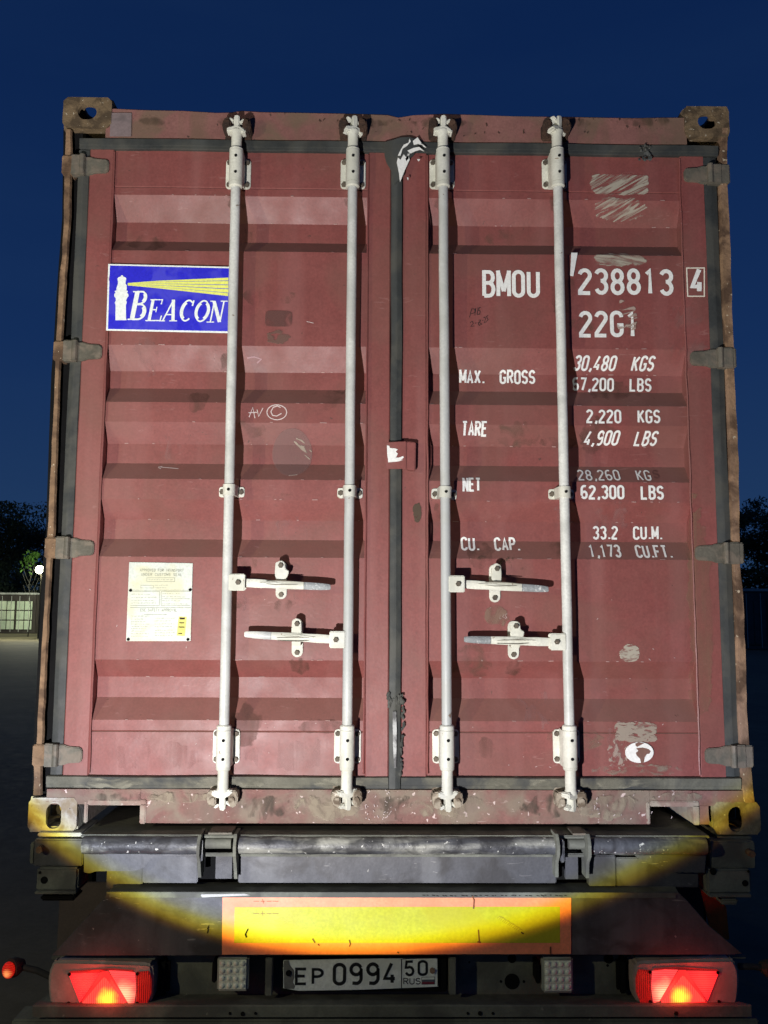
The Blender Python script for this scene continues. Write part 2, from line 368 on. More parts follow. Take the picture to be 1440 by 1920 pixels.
# ------------------------------------------------------------------ lettering (centre lines of each character, in a box of width w and height 1)
def arc(cx, cy, rx, ry, a0, a1, n=9):
    return [(cx+rx*math.cos(R(a0+(a1-a0)*i/n)), cy+ry*math.sin(R(a0+(a1-a0)*i/n))) for i in range(n+1)]
w_ = .40
def G(ch):
    w = w_; h = w/2; q = w*.5
    D = {
     '0': [arc(h, 1-q, h, q, 0, 180)+arc(h, q, h, q, 180, 360)+[(w, 1-q)]],
     'O': [arc(h, 1-q, h, q, 0, 180)+arc(h, q, h, q, 180, 360)+[(w, 1-q)]],
     '1': [[(h*.35, .84), (h, 1), (h, 0)]],
     '2': [arc(h, 1-q*1.1, h, q*1.1, 170, -35)+[(0, .10), (0, 0), (w, 0)]],
     '3': [arc(h, .76, h, .24, 160, -70)+[(h*.9, .53)], arc(h, .26, h, .26, 75, -160)],
     '4': [[(w, .22), (0, .22), (h*1.35, 1)], [(w*.74, .42), (w*.74, 0)]],
     '5': [[(w*.95, 1), (w*.12, 1), (0, .55)]+arc(h, .3, h, .3, 120, -160)],
     '6': [[(w*.85, .97)]+arc(h*1.1, .72, h*1.1, .28, 75, 180)+[(0, .26)]+arc(h, .27, h, .27, 180, 510)],
     '7': [[(0, 1), (w, 1), (w*.35, 0)]],
     '8': [arc(h, .755, h*.9, .245, 0, 360, 16), arc(h, .255, h, .255, 0, 360, 16)],
     '9': [[(w*.15, .03)]+arc(h*.9, .28, h*1.1, .28, -75, 0)+[(w, .74)]+arc(h, .73, h, .27, 0, 330, 14)],
     'A': [[(0, 0), (h, 1), (w, 0)], [(w*.2, .3), (w*.8, .3)]],
     'B': [[(0, 0), (0, 1)]+arc(w*.5, .77, w*.45, .23, 90, -90)+[(0, .54)], [(w*.5, .54)]+arc(w*.5, .27, w*.5, .27, 90, -90)+[(0, 0)]],
     'C': [arc(h, 1-q, h, q, 0, 180)+arc(h, q, h, q, 180, 360)],
     'D': [[(0, 0), (0, 1), (w*.4, 1)]+arc(w*.4, .5, w*.6, .5, 90, -90)+[(0, 0)]],
     'E': [[(w, 1), (0, 1), (0, 0), (w, 0)], [(0, .52), (w*.85, .52)]],
     'F': [[(w, 1), (0, 1), (0, 0)], [(0, .52), (w*.85, .52)]],
     'G': [arc(h, 1-q, h, q, 0, 180)+arc(h, q, h, q, 180, 360)+[(w, .45), (h*1.1, .45)]],
     'I': [[(h, 0), (h, 1)]], 'K': [[(0, 0), (0, 1)], [(w, 1), (0, .40)], [(w*.3, .56), (w, 0)]],
     'L': [[(0, 1), (0, 0), (w, 0)]], 'M': [[(-.03, 0), (-.03, 1.07)], [(-.05, 1.06), (h, .2)], [(w+.05, 1.06), (h, .2)], [(w+.03, 0), (w+.03, 1.07)]],
     'N': [[(0, -.07), (0, 1.07)], [(-.02, 1.05), (w+.02, -.05)], [(w, -.07), (w, 1.07)]], 'P': [[(0, 0), (0, 1), (w*.5, 1)]+arc(w*.5, .75, w*.5, .25, 90, -90)+[(0, .5)]],
     'R': [[(0, 0), (0, 1), (w*.5, 1)]+arc(w*.5, .76, w*.5, .24, 90, -90)+[(0, .52)], [(w*.5, .5), (w, 0)]],
     'S': [arc(h, .755, h, .245, 20, 180)+arc(h, .745, h, .23, 180, 262, 4)+arc(h, .27, h, .255, 80, -160)],
     'T': [[(0, 1), (w, 1)], [(h, .96), (h, 0)]], 'U': [[(0, 1), (0, q)]+arc(h, q, h, q, 180, 360)+[(w, 1)]],
     'V': [[(0, 1), (h, 0), (w, 1)]], 'X': [[(0, 0), (w, 1)], [(0, 1), (w, 0)]], 'Y': [[(0, 1), (h, .5), (w, 1)], [(h, .5), (h, 0)]],
     '.': [[(h*.45, -.02), (h*.45, .11)]], ',': [[(h*.55, .12), (h*.5, .0), (h*.15, -.14)]], '-': [[(0, .45), (w*.8, .45)]], '/': [[(0, 0), (w, 1)]],
    }
    return D.get(ch, [])
ADV = {'.': .36, ',': .36, 'I': .5, ' ': .62}
def ribbon(pts, t):
    """mitred band of width t along a polyline; returns verts, faces in 2-D"""
    pts = [p for k, p in enumerate(pts) if k == 0 or math.hypot(p[0]-pts[k-1][0], p[1]-pts[k-1][1]) > 1e-6]
    if len(pts) < 2: return [], []
    n = len(pts); out = []
    closed = n > 3 and math.hypot(pts[0][0]-pts[-1][0], pts[0][1]-pts[-1][1]) < 1e-6
    if closed: pts = pts[:-1]; n -= 1
    for i in range(n):
        p = Vector(pts[i])
        a = Vector(pts[i-1]) if (i > 0 or closed) else None
        c = Vector(pts[(i+1) % n]) if (i < n-1 or closed) else None
        d1 = (p-a).normalized() if a is not None and (p-a).length > 1e-9 else None
        d2 = (c-p).normalized() if c is not None and (c-p).length > 1e-9 else None
        if d1 is None: d1 = d2
        if d2 is None: d2 = d1
        n1 = Vector((-d1.y, d1.x)); n2 = Vector((-d2.y, d2.x)); m = (n1+n2)
        m = m.normalized() if m.length > 1e-6 else n1
        k = t/2/max(.72, m.dot(n1))
        out += [p+m*k, p-m*k]
    faces = [(2*i, 2*i+1, 2*i+3, 2*i+2) for i in range(n-1)]
    if closed: faces.append((2*n-2, 2*n-1, 1, 0))
    return out, faces
def conform(bm, off):
    za = min(v.co.z for v in bm.verts); zb = max(v.co.z for v in bm.verts)
    for z in [c for c in CREASE if za < c < zb]+[za+.021*k for k in range(1, int((zb-za)/.021)+1)]:
        g = bm.verts[:]+bm.edges[:]+bm.faces[:]
        bmesh.ops.bisect_plane(bm, geom=g, plane_co=(0, 0, z), plane_no=(0, 0, 1), dist=1e-5)
    for v in bm.verts: v.co.y = surf_y(v.co.x, v.co.z)-off+v.co.y
def strokes_object(name, strokes, t, matl, parent, off=.0026, flat_y=None, label=None):
    mb = MB()
    for k, st in enumerate(strokes):
        vs, fs = ribbon(st, t)
        mb.add([(v.x, -.00012*(k % 4), v.y) for v in vs], fs)
    if flat_y is None: conform(mb.bm, off)
    else:
        for v in mb.bm.verts: v.co.y += flat_y
    o = mb.build(name, matl, parent, smooth=0, label=label)
    if name in ('board_scar', 'paint_chips', 'rust_specks', 'print', 'board_edge_wear', 'panel_scar'): o['kind'] = 'stuff'
    return o
def text_strokes(s, x, z, x2, h, slant=0.0, wave=0.0, tracking=None):
    """characters starting at x, ending at x2 (world metres), baseline z, height h"""
    units = []; cx = 0
    for ch in s:
        units.append((ch, cx)); cx += ADV.get(ch, w_+.24)
    total = cx-.24
    sx = (x2-x)/total
    out = []
    for ch, c in units:
        jz = random.uniform(-.02, .02)*h*wave
        for st in G(ch):
            out.append([(x+sx*(c+p[0])+slant*h*p[1], z+jz+h*p[1]) for p in st])
    return out
def text_px(s, px0, px1, py_top, py_bot, parent, matl=None, t=.17, slant=0, dpy=0, label=None, name='lettering'):
    pm = (py_top+py_bot)/2
    x0, x1 = ax(px0, pm, YD), ax(px1, pm, YD)
    z1, z0 = az((px0+px1)/2, py_top, YD), az((px0+px1)/2, py_bot, YD)
    h = (z1-z0); tt = t*h
    words = [w for w in s.split('  ') if w]
    if len(words) > 1:
        u = lambda q_: sum(ADV.get(c, w_+.24) for c in q_)
        tot = u(s)-.24; sx = (x1-tt-x0)/tot; pos = 0; last = None
        for k, wd in enumerate(words):
            i0 = s.index(wd, pos); pos = i0+len(wd)
            xa = x0+tt/2+sx*u(s[:i0]); xb = xa+sx*(u(wd)-.24)
            last = strokes_object(name, text_strokes(wd, xa, z0+tt/2, xb, h-tt, slant, 1), tt, matl or M['print_white'], parent, label='lettering reading '+wd)
        return last
    st = text_strokes(s, x0+tt/2, z0+tt/2, x1-tt/2, h-tt, slant, 1)
    if dpy:   # baseline that runs out of level
        k = (az(px1, pm+dpy, YD)-az(px1, pm, YD))/(x1-x0)
        st = [[(p[0], p[1]+(p[0]-x0)*k) for p in s_] for s_ in st]
    return strokes_object(name, st, tt, matl or M['print_white'], parent, label=label or 'lettering reading '+s.replace('  ', ' '))

# =================================================================== THE SETTING
def ground():
    mb = MB(); mb.add([(-700, -60, 0), (700, -60, 0), (700, 900, 0), (-700, 900, 0)], [(0, 1, 2, 3)])
    o = mb.build('ground', M['asphalt'], smooth=0); tag(o, kind='structure')
ground()

# =================================================================== THE CONTAINER
ZB = 1.15; ZT = az(720, 190, 0)+.0
ZT = 3.735
CONT = thing('shipping_container', (0, 3.0, 1.15), 'weathered maroon shipping container with closed double doors and white lettering', 'shipping container')

# doors ------------------------------------------------------------
def door_sheet(x0, x1, parent, seed, label):
    zs = sorted(set([ZBOT-.004, SEAM_B-.003, SEAM_B, SEAM_B+.003, SEAM_T-.003, SEAM_T, SEAM_T+.003, ZTOP+.004]+CREASE+[z+d for z in CREASE for d in (-.004, .004)]))
    fill = []
    for a, b in zip(zs, zs[1:]):
        fill.append(a); k = int((b-a)/.05)
        fill += [a+(b-a)*(i+1)/(k+1) for i in range(k)]
    fill.append(zs[-1]); zs = fill
    nx = 22; xs = [x0+(x1-x0)*i/nx for i in range(nx+1)]
    mb = MB(); V = []
    for z in zs:
        for x in xs:
            y = door_y(z)
            if abs(z-SEAM_B) < .0005 or abs(z-SEAM_T) < .0005: y += .004
            y += dent(x, z)
            V.append((x, y, z))
    F = [(j*(nx+1)+i, j*(nx+1)+i+1, (j+1)*(nx+1)+i+1, (j+1)*(nx+1)+i) for j in range(len(zs)-1) for i in range(nx)]
    mb.add(V, F)
    return mb.build('door', M['red'], parent, smooth=14, label=label)
doorL = door_sheet(X_LS1-.03, X_LI0+.03, CONT, 3, 'left door with blue sticker and pale data plate')
doorR = door_sheet(X_RI1-.03, X_RS0+.03, CONT, 11, 'right door carrying the number and weight lettering')
def stile(x0, x1, parent, y1=.075):
    mb = MB(); n = 26; zs = [ZBOT+(ZTOP-ZBOT)*i/n for i in range(n+1)]
    c = .004
    prof = [(x0, y1), (x0, YS+c), (x0+c, YS), (x1-c, YS), (x1, YS+c), (x1, y1)]
    V = []; m = len(prof)
    for z in zs:
        for i, p in enumerate(prof):
            dx = noise.noise(Vector((p[0]*7, 1, z*4)))*.0016
            V.append((p[0]+dx, p[1]+noise.noise(Vector((p[0]*5, 2, z*5)))*.0015, z))
    mb.add(V, [(j*m+i, j*m+i+1, (j+1)*m+i+1, (j+1)*m+i) for j in range(n) for i in range(m-1)])
    return mb.build('door_stile', M['red'], parent, smooth=14)
stile(X_LS0, X_LS1, doorL); stile(X_LI0, X_LI1, doorL); stile(X_RI0, X_RI1, doorR); stile(X_RS0, X_RS1, doorR)
# weld beads down the sheet edges
def bead(x, parent, seed):
    pts = []; z = ZBOT+.01
    while z < ZTOP-.01:
        pts.append((x+noise.noise(Vector((seed, 0, z*9)))*.003, YS-.0005+.003*noise.noise(Vector((seed, 5, z*30))), z)); z += .03
    MB().tube(pts, .0035, 6).build('weld_bead', M['red'], parent)
bead(X_LS1+.002, doorL, 1); bead(X_LI0-.002, doorL, 2); bead(X_RI1+.002, doorR, 3); bead(X_RS0-.002, doorR, 4)
# the gaskets
def gasket_v(x0, x1, z0, z1, parent, y=-.004, seed=0, matl=None, back=.06):
    n = int((z1-z0)/.04); w = x1-x0
    prof = [(0, back), (0, .004), (.05, .0), (.40, -.003), (.55, -.003), (.95, .002), (1, .006), (1, back)]
    V = []; m = len(prof)
    for j in range(n+1):
        z = z0+(z1-z0)*j/n
        for p in prof:
            V.append((x0+w*p[0]+noise.noise(Vector((seed, 0, z*3)))*.003, y+p[1]+noise.noise(Vector((seed+p[0], 3, z*6)))*.0018, z))
    return MB().add(V, [(j*m+i, j*m+i+1, (j+1)*m+i+1, (j+1)*m+i) for j in range(n) for i in range(m-1)]).build('gasket', matl or M['gasket'], parent, smooth=12)
def gasket_h(x0, x1, z0, z1, parent, y=-.004, seed=0, matl=None):
    n = int((x1-x0)/.04); h = z1-z0
    prof = [(0, .06), (0, .003), (.05, -.001), (.30, -.0015), (.33, -.004), (.94, -.0045), (1, .003), (1, .06)]
    V = []; m = len(prof)
    for j in range(n+1):
        x = x0+(x1-x0)*j/n
        for p in prof:
            V.append((x, y+p[1]+noise.noise(Vector((x*6, 3, seed+p[0])))*.002, z0+h*p[0]+noise.noise(Vector((x*3, seed, 0)))*.003))
    return MB().add(V, [(j*m+i, j*m+i+1, (j+1)*m+i+1, (j+1)*m+i) for j in range(n) for i in range(m-1)]).build('gasket', matl or M['gasket'], parent, smooth=12)
ZG_T1 = az(300, 262); ZG_T0 = ZTOP-.002; ZG_B1 = ZBOT+.002; ZG_B0 = az(700, 1479)
gasket_h(ax(150, 275), X_CG0-.001, ZG_T0, ZG_T1, doorL, seed=1); gasket_h(X_CG1+.001, ax(1345, 280), ZG_T0, ZG_T1, doorR, seed=2)
gasket_h(ax(88, 1466), X_CG0-.001, ZG_B0, ZG_B1, doorL, seed=3, matl=M['gasket_low']); gasket_h(X_CG1+.001, ax(1388, 1466), ZG_B0, ZG_B1, doorR, seed=4, matl=M['gasket_low'])
gasket_v(X_LG0, X_LG1, ZG_B1+.003, ZG_T0-.003, doorL, y=.004, seed=5)
gasket_v(X_RG0, X_RG1, ZG_B1+.003, ZG_T0-.003, doorR, y=.004, seed=6)
gasket_v(X_CG0, X_CG1, ZG_B0+.002, ZG_T1-.002, doorL, y=-.010, seed=7)
# folded rubber patch where the gaskets cross
pp = [(721, 266), (735, 262), (752, 257), (768, 256), (788, 263), (775, 292), (762, 300), (757, 330), (740, 345), (733, 318), (724, 305), (721, 290)]
MB().prism([(ax(a, b, -.02), az(a, b, -.02)) for a, b in pp], -.021, -.0145, .0015).rough(.0015, 40).build('gasket_patch', M['gasket'], doorL)
for pl in ([(774, 265), (783, 258), (792, 272), (784, 270), (776, 272)], [(751, 300), (757, 290), (762, 296), (765, 288), (768, 300), (758, 322), (750, 342), (748, 325), (744, 305), (746, 296)],
           [(746, 292), (752, 280), (757, 272), (766, 268), (768, 260), (770, 266), (763, 274), (755, 279), (751, 292)],
           [(764, 283), (775, 278), (786, 276), (795, 284), (788, 281), (778, 284), (770, 288)], [(788, 268), (796, 274), (799, 277), (795, 276)],
           [(760, 298), (768, 287), (766, 298), (762, 303)], [(782, 299), (788, 299), (785, 303)], [(763, 333), (766, 334), (765, 339)]):
    MB().prism([(ax(a, b, -.022), az(a, b, -.022)) for a, b in pl], -.0245, -.0222).build('white_paint_splash', M['print_white'], doorR)

# hinges -------------------------------------------------------------
def hinge(px_post, px_tip, py, sgn, parent, matl):
    """blade hinge: lug on the post, wide wrapped blade, narrow tip"""
    y0 = -.010
    k = 1
    xa, xb = ax(px_post, py, y0), ax(px_tip, py, y0)
    L = xb-xa; zc = az((px_post+px_tip)/2, py, y0); h = .034
    pts = [(xa, zc-h), (xa, zc+h), (xa+.20*L, zc+h), (xa+.50*L, zc+h*.98), (xa+.62*L, zc+h*.80), (xa+.94*L, zc+h*.72), (xb, zc+h*.45),
           (xb, zc-h*.50), (xa+.94*L, zc-h*.74), (xa+.62*L, zc-h*.80), (xa+.50*L, zc-h), (xa+.2*L, zc-h)]
    mb = MB().prism(pts, y0+.003, .02, .003)
    m2 = MB().prism([(xa-.002*sgn, zc-h-.004), (xa-.002*sgn, zc+h+.004), (xa+.38*L, zc+h+.003), (xa+.38*L, zc-h-.004)], y0-.007, .015, .004)
    mb.join(m2)
    mb.tube([(xa+.30*L, y0-.004, zc-h-.002), (xa+.30*L, y0-.004, zc+h+.002)], .010, 10)
    mb.build('hinge', matl, parent, smooth=30)
for px0, px1, py in ((134, 203, 309), (119, 190, 658), (105, 175, 1027), (83, 153, 1416)):
    hinge(px0, px1, py, 1, doorL, M['hinge'])
for px0, px1, py in ((1352, 1284, 326), (1374, 1296, 671), (1386, 1305, 1037), (1398, 1324, 1418)):
    hinge(px0, px1, py, -1, doorR, M['hinge'])

# header with its dented upper edge -----------------------------------
top = [(200, 201), (213, 200), (274, 203), (340, 204), (405, 208), (433, 208), (453, 205), (493, 207), (553, 208), (620, 209), (677, 210), (727, 212), (747, 217), (777, 212),
       (830, 211), (880, 212), (963, 214), (1060, 216), (1193, 218), (1240, 217), (1286, 217)]
tp = [(ax(a, b), az(a, b)) for a, b in top]
zh0 = ZG_T1+.004
mb = MB(); V = []; n = len(tp)
for (x, z) in tp:
    e1 = .010+.004*noise.noise(Vector((x*8, 0, 0)))
    row = [(x, .12, z), (x, e1, z), (x, .0, z-.008), (x, .002, z-(z-zh0)*.35), (x, .001, z-(z-zh0)*.7), (x, -.001, zh0), (x, .06, zh0)]
    V += [(a, b+(.0035*noise.noise(Vector((a*6, 3, c*9))) if b < .02 else 0), c) for a, b, c in row]
m = 7
mb.add(V, [(j*m+i, j*m+i+1, (j+1)*m+i+1, (j+1)*m+i) for j in range(n-1) for i in range(m-1)])
mb.build('door_header', M['red_header'], CONT, smooth=30)
MB().prism([(ax(208, 212, -.003), az(208, 212, -.003)), (ax(247, 212, -.003), az(247, 212, -.003)), (ax(246, 256, -.003), az(246, 256, -.003)), (ax(206, 256, -.003), az(206, 256, -.003))], -.0045, -.0035
      ).build('primer_patch', mat('grey_primer', (.20, .155, .155), .7, dirt=(.12, .10, .10), dirt_amt=.7, dirt_scale=12), CONT)

# sill with the fork pockets -----------------------------------------
zs1 = ZG_B0-.003; zs0 = az(720, 1544)
xl, xr = ax(158, 1512), ax(1330, 1512)
fl0, fl1 = ax(165, 1530), ax(263, 1530); fr0, fr1 = ax(1218, 1530), ax(1299, 1530); zf = az(720, 1509)
def sill_piece(mb, x0, x1, z0, z1, seed=0):
    nx = max(1, int((x1-x0)/.06)); rowz = [z0, z0+.010, (z0+z1)/2, z1-.006, z1]
    V = [(x0+(x1-x0)*i/nx, .06, z0) for i in range(nx+1)]
    for z in rowz:
        for i in range(nx+1):
            x = x0+(x1-x0)*i/nx
            V.append((x, -.002+noise.noise(Vector((x*5, seed, z*12)))*.003+(-.004 if z == z0+.010 else 0), z+(noise.noise(Vector((x*4, 9, 0)))*.0015 if z == z0 else 0)))
    V += [(x0+(x1-x0)*i/nx, .06, z1) for i in range(nx+1)]
    k = nx+1
    mb.add(V, [(j*k+i, j*k+i+1, (j+1)*k+i+1, (j+1)*k+i) for j in range(6) for i in range(nx)])
mb = MB()
sill_piece(mb, fl1, fr0, zs0, zs1); sill_piece(mb, ax(88, 1490), fl1-.0005, zf, zs1, 3); sill_piece(mb, fr1+.0005, ax(1400, 1490), zf+.0, zs1, 5)
sill_piece(mb, fr0+.0005, fr1, zf, zs1, 6)
sill_piece(mb, fr1+.001, ax(1328, 1520), zs0, zf-.001, 7)
mb.build('door_sill', M['red_worn'], CONT, smooth=30)
# folded steel lining of the pockets
for (a, b) in ((fl0, fl1), (fr0, fr1)):
    mb = MB(); t = .006
    mb.box(a, b+.020, -.010, .30, zf-.002, zf+.016, .003).box(b, b+.020, -.010, .30, zs0-.001, zf+.002, .003).box(a-.012, a, -.008, .30, zs0+.001, zf+.012, .003)
    mb.build('fork_pocket', M['pocket'], CONT)
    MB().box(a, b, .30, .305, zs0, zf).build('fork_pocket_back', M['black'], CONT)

# corner posts (bent front lips) --------------------------------------
outer = [(121, 242), (120, 281), (118, 321), (117, 410), (115, 471), (109, 517), (106, 578), (103, 633), (101, 700), (95.5, 815), (90, 936), (86, 1002), (84.5, 1050), (81.6, 1117), (75, 1221), (71, 1300), (65, 1397), (61, 1439), (60, 1500)]
inner = [(134, 242), (134, 281), (133, 321), (132, 410), (127.5, 471), (124, 517), (120, 578), (117, 633), (112, 700), (108, 815), (104, 936), (102, 1002), (97, 1050), (93, 1117), (88, 1221), (84.5, 1300), (80, 1397), (78, 1439), (78, 1500)]
outr = [(1367, 240), (1366, 340), (1372, 455), (1376, 593), (1379, 689), (1386, 826), (1389, 941), (1390, 1056), (1398, 1147), (1402, 1262), (1402, 1322), (1408, 1394), (1412, 1450), (1418, 1515)]
innr = [(1352, 240), (1350, 340), (1352, 455), (1357, 593), (1362, 689), (1368.5, 826), (1370, 941), (1375, 1056), (1379, 1147), (1383, 1262), (1384, 1322), (1387, 1394), (1390, 1450), (1396, 1515)]
def post(o_, i_, sgn, label):
    V = []; m = 6; n = 0; Y = -.006
    O = [(ax(a, b, Y), az(a, b, Y)) for a, b in o_]; I = [(ax(a, b, Y), az(a, b, Y)) for a, b in i_]
    def interp(P, z):
        for (x1, z1), (x2, z2) in zip(P, P[1:]):
            if z2 <= z <= z1: return x1+(x2-x1)*(z1-z)/(z1-z2)
        return P[0][0] if z > P[0][1] else P[-1][0]
    z = O[0][1]; zend = O[-1][1]
    while z > zend:
        xo, xi = interp(O, z), interp(I, z)
        j = noise.noise(Vector((z*14, sgn, 0)))*.0022; j2 = noise.noise(Vector((z*18, sgn, 5)))*.002
        yj = noise.noise(Vector((z*8, sgn, 9)))*.004
        V += [(xo+.004*sgn, .10, z), (xo+j, .006+yj, z), (xo+.005*sgn+j, Y+yj, z), (xi-.004*sgn+j2, Y+yj, z), (xi+j2, .004+yj, z), (xi+.001*sgn, .10, z) if sgn < 0 else (xi-.014, .012+yj, z)]
        n += 1; z -= .018
    MB().add(V, [(j*m+i, j*m+i+1, (j+1)*m+i+1, (j+1)*m+i) for j in range(n-1) for i in range(m-1)]).build('corner_post', M['rust'], CONT, smooth=40, label=label)
post(outer, inner, 1, 'bent rusty left corner post'); post(outr, innr, -1, 'rusty right corner post')
# hinge lugs on the posts
for (pa, pb, py) in ((118, 135, 309), (102, 119, 658), (86, 105, 1027), (63, 84, 1416)):
    a, b = ax(pa, py, -.008), ax(pb, py, -.008); z = az(pa, py, -.008)
    MB().box(a-.003, b+.004, -.014, .08, z-.035, z+.035, .004).build('hinge_lug', M['rust'], CONT)
for (pa, pb, py) in ((1350, 1367, 326), (1362, 1379, 671), (1374, 1393, 1037), (1388, 1411, 1418)):
    a, b = ax(pa, py, -.008), ax(pb, py, -.008); z = az(pa, py, -.008)
    MB().box(a-.002, b+.002, -.014, .08, z-.036, z+.036, .004).build('hinge_lug', M['hinge'], CONT)
# near-black strip painting the deep shade in the gap by the left post
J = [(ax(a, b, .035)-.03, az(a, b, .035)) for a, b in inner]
MB().prism(J+[(X_LG0+.012, J[-1][1]), (X_LG0+.012, J[0][1])], .036, .10).build('gap_shade_strip', M['black'], CONT)
# corner castings -------------------------------------------------------
def holed(mb, frame, w, h, hw, hh, t, cx=0, cz=0, N=28):
    """plate w x h with an oval hole; frame(u, v, d) -> world"""
    outer_, inner_ = [], []
    for k in range(N):
        a = 2*math.pi*k/N; c, s = math.cos(a), math.sin(a)
        q = 1/max(abs(c)/(w/2), abs(s)/(h/2)); outer_.append((c*q, s*q))
        e = 4 if hh > hw*1.2 or hw > hh*1.2 else 2.3
        r_ = (abs(c/hw)**e+abs(s/hh)**e)**(-1/e) if e == 2.3 else None
        if r_ is None:
            if hh >= hw: inner_.append((hw*c, (hh-hw)*(1 if s > 0 else -1 if s < 0 else 0)+hw*s))
            else: inner_.append(((hw-hh)*(1 if c > 0 else -1 if c < 0 else 0)+hh*c, hh*s))
        else: inner_.append((c*r_, s*r_))
    inner_ = [(a+cx, b+cz) for a, b in inner_]
    V = [frame(a, b, 0) for a, b in outer_]+[frame(a, b, 0) for a, b in inner_]+[frame(a, b, t) for a, b in inner_]+[frame(a, b, t) for a, b in outer_]
    F = []
    for k in range(N):
        j = (k+1) % N
        F += [(k, j, N+j, N+k), (N+k, N+j, 2*N+j, 2*N+k), (2*N+k, 2*N+j, 3*N+j, 3*N+k), (3*N+k, 3*N+j, j, k)]
    mb.add(V, F)
def casting(xo, sgn, z0, z1, topc, matl, label, w=.165):
    """xo = outer side, sgn = direction inwards"""
    mb = MB(); d = .178; t = .014; xc = xo+sgn*w/2; zc = (z0+z1)/2; h = z1-z0; y0 = -.006
    if topc: hw, hh, ox, oz = .034, .028, .0, .0
    else: hw, hh, ox, oz = .0255, .041, .0, -.004
    holed(mb, lambda u, v, k: (xc+u, y0+k, zc+v), w, h, hw, hh, t, -.0 if topc else (.004*sgn), oz)
    holed(mb, lambda u, v, k: (xo+sgn*k, y0+d/2+u, zc+v), d-2*t, h, .04, .025, t)
    zt = z1 if topc else z0
    holed(mb, lambda u, v, k: (xc+u, y0+d/2+v, zt-k*(1 if topc else -1)), w-.002, d-2*t, .034, .050, t)
    mb.box(xo+sgn*(w-t), xo+sgn*w, y0+t, y0+d, z0, z1)
    zb = z0 if topc else z1
    mb.box(xo+sgn*t, xo+sgn*(w-t), y0+t, y0+d, zb, zb+(t if topc else -t))
    mb.box(xo+sgn*t, xo+sgn*(w-t), y0+d-t, y0+d, z0+t, z1-t)
    bmesh.ops.bevel(mb.bm, geom=[e for e in mb.bm.edges if len(e.link_faces) == 2 and abs(e.calc_face_angle(0)) > 1.2 and e.calc_length() > .03], offset=.005, segments=2, affect='EDGES')
    mb.rough(.0012, 60)
    mb.build('corner_casting', matl, CONT, smooth=40, label=label)
casting(ax(119, 212), 1, az(160, 240), az(160, 184), True, M['casting'], 'rusty brown upper left corner casting', w=ax(210, 212)-ax(119, 212))
casting(ax(1366, 228), -1, az(1320, 258), az(1320, 201), True, M['casting'], 'rusty brown upper right corner casting', w=ax(1366, 228)-ax(1283, 228))
casting(ax(54, 1528), 1, az(100, 1559), az(100, 1495), False, M['casting_low'], 'pale chipped lower left corner casting', w=ax(145, 1528)-ax(54, 1528))
casting(ax(1424, 1530), -1, az(1380, 1564), az(1380, 1503), False, M['casting_right'], 'brown chipped lower right corner casting', w=ax(1424, 1530)-ax(1337, 1530))

# body behind the doors ----------------------------------------------
def side_wall(x, sgn):
    prof = []; y = .10
    while y < 6.0:
        for dy, dx in ((0, 0), (.07, 0), (.139, .036), (.209, .036)): prof.append((y+dy, x+sgn*(dx+.012)))
        y += .278
    prof.append((6.05, x+sgn*.012))
    V = []; z0, z1 = ZB+.16, ZT-.10
    for yy, xx in prof: V += [(xx, yy, z0), (xx, yy, z1)]
    MB().add(V, [(2*i, 2*i+1, 2*i+3, 2*i+2) for i in range(len(prof)-1)]).build('side_wall', M['red'], CONT, smooth=0)
    MB().box(x+sgn*.004, x+sgn*.07, .18, 6.05, ZT-.10, ZT-.03, .004).build('top_rail', M['red'], CONT)
    MB().box(x+sgn*.004, x+sgn*.06, .18, 6.05, ZB+.02, ZB+.16, .004).build('bottom_rail', M['red'], CONT)
XO = 1.205
side_wall(-XO, 1); side_wall(XO, -1)
MB().box(-XO+.02, XO-.02, .09, 6.05, ZT-.045, ZT-.035).build('roof', M['red'], CONT)
MB().box(-XO+.06, XO-.06, .12, 6.05, ZB+.14, ZB+.17).build('floor', M['wood'], CONT)
MB().box(-XO+.012, XO-.012, 6.05, 6.09, ZB+.02, ZT-.03, .004).build('front_wall', M['red'], CONT)
for x in (-XO+.08, XO-.08):
    MB().box(x-.08, x+.08, 5.95, 6.1, ZB, ZB+.118, .006).build('corner_casting', M['casting'], CONT)
    MB().box(x-.08, x+.08, 5.95, 6.1, ZT-.118, ZT, .006).build('corner_casting', M['casting'], CONT)
    MB().box(x-.05, x+.05, 6.0, 6.095, ZB+.118, ZT-.118, .004).build('corner_post', M['red'], CONT)
# near-black sheet closes the recess and paints its deep shade
MB().box(-XO+.02, XO-.02, .10, .104, ZB+.10, ZT-.06).build('gap_shade_sheet', M['black'], CONT)

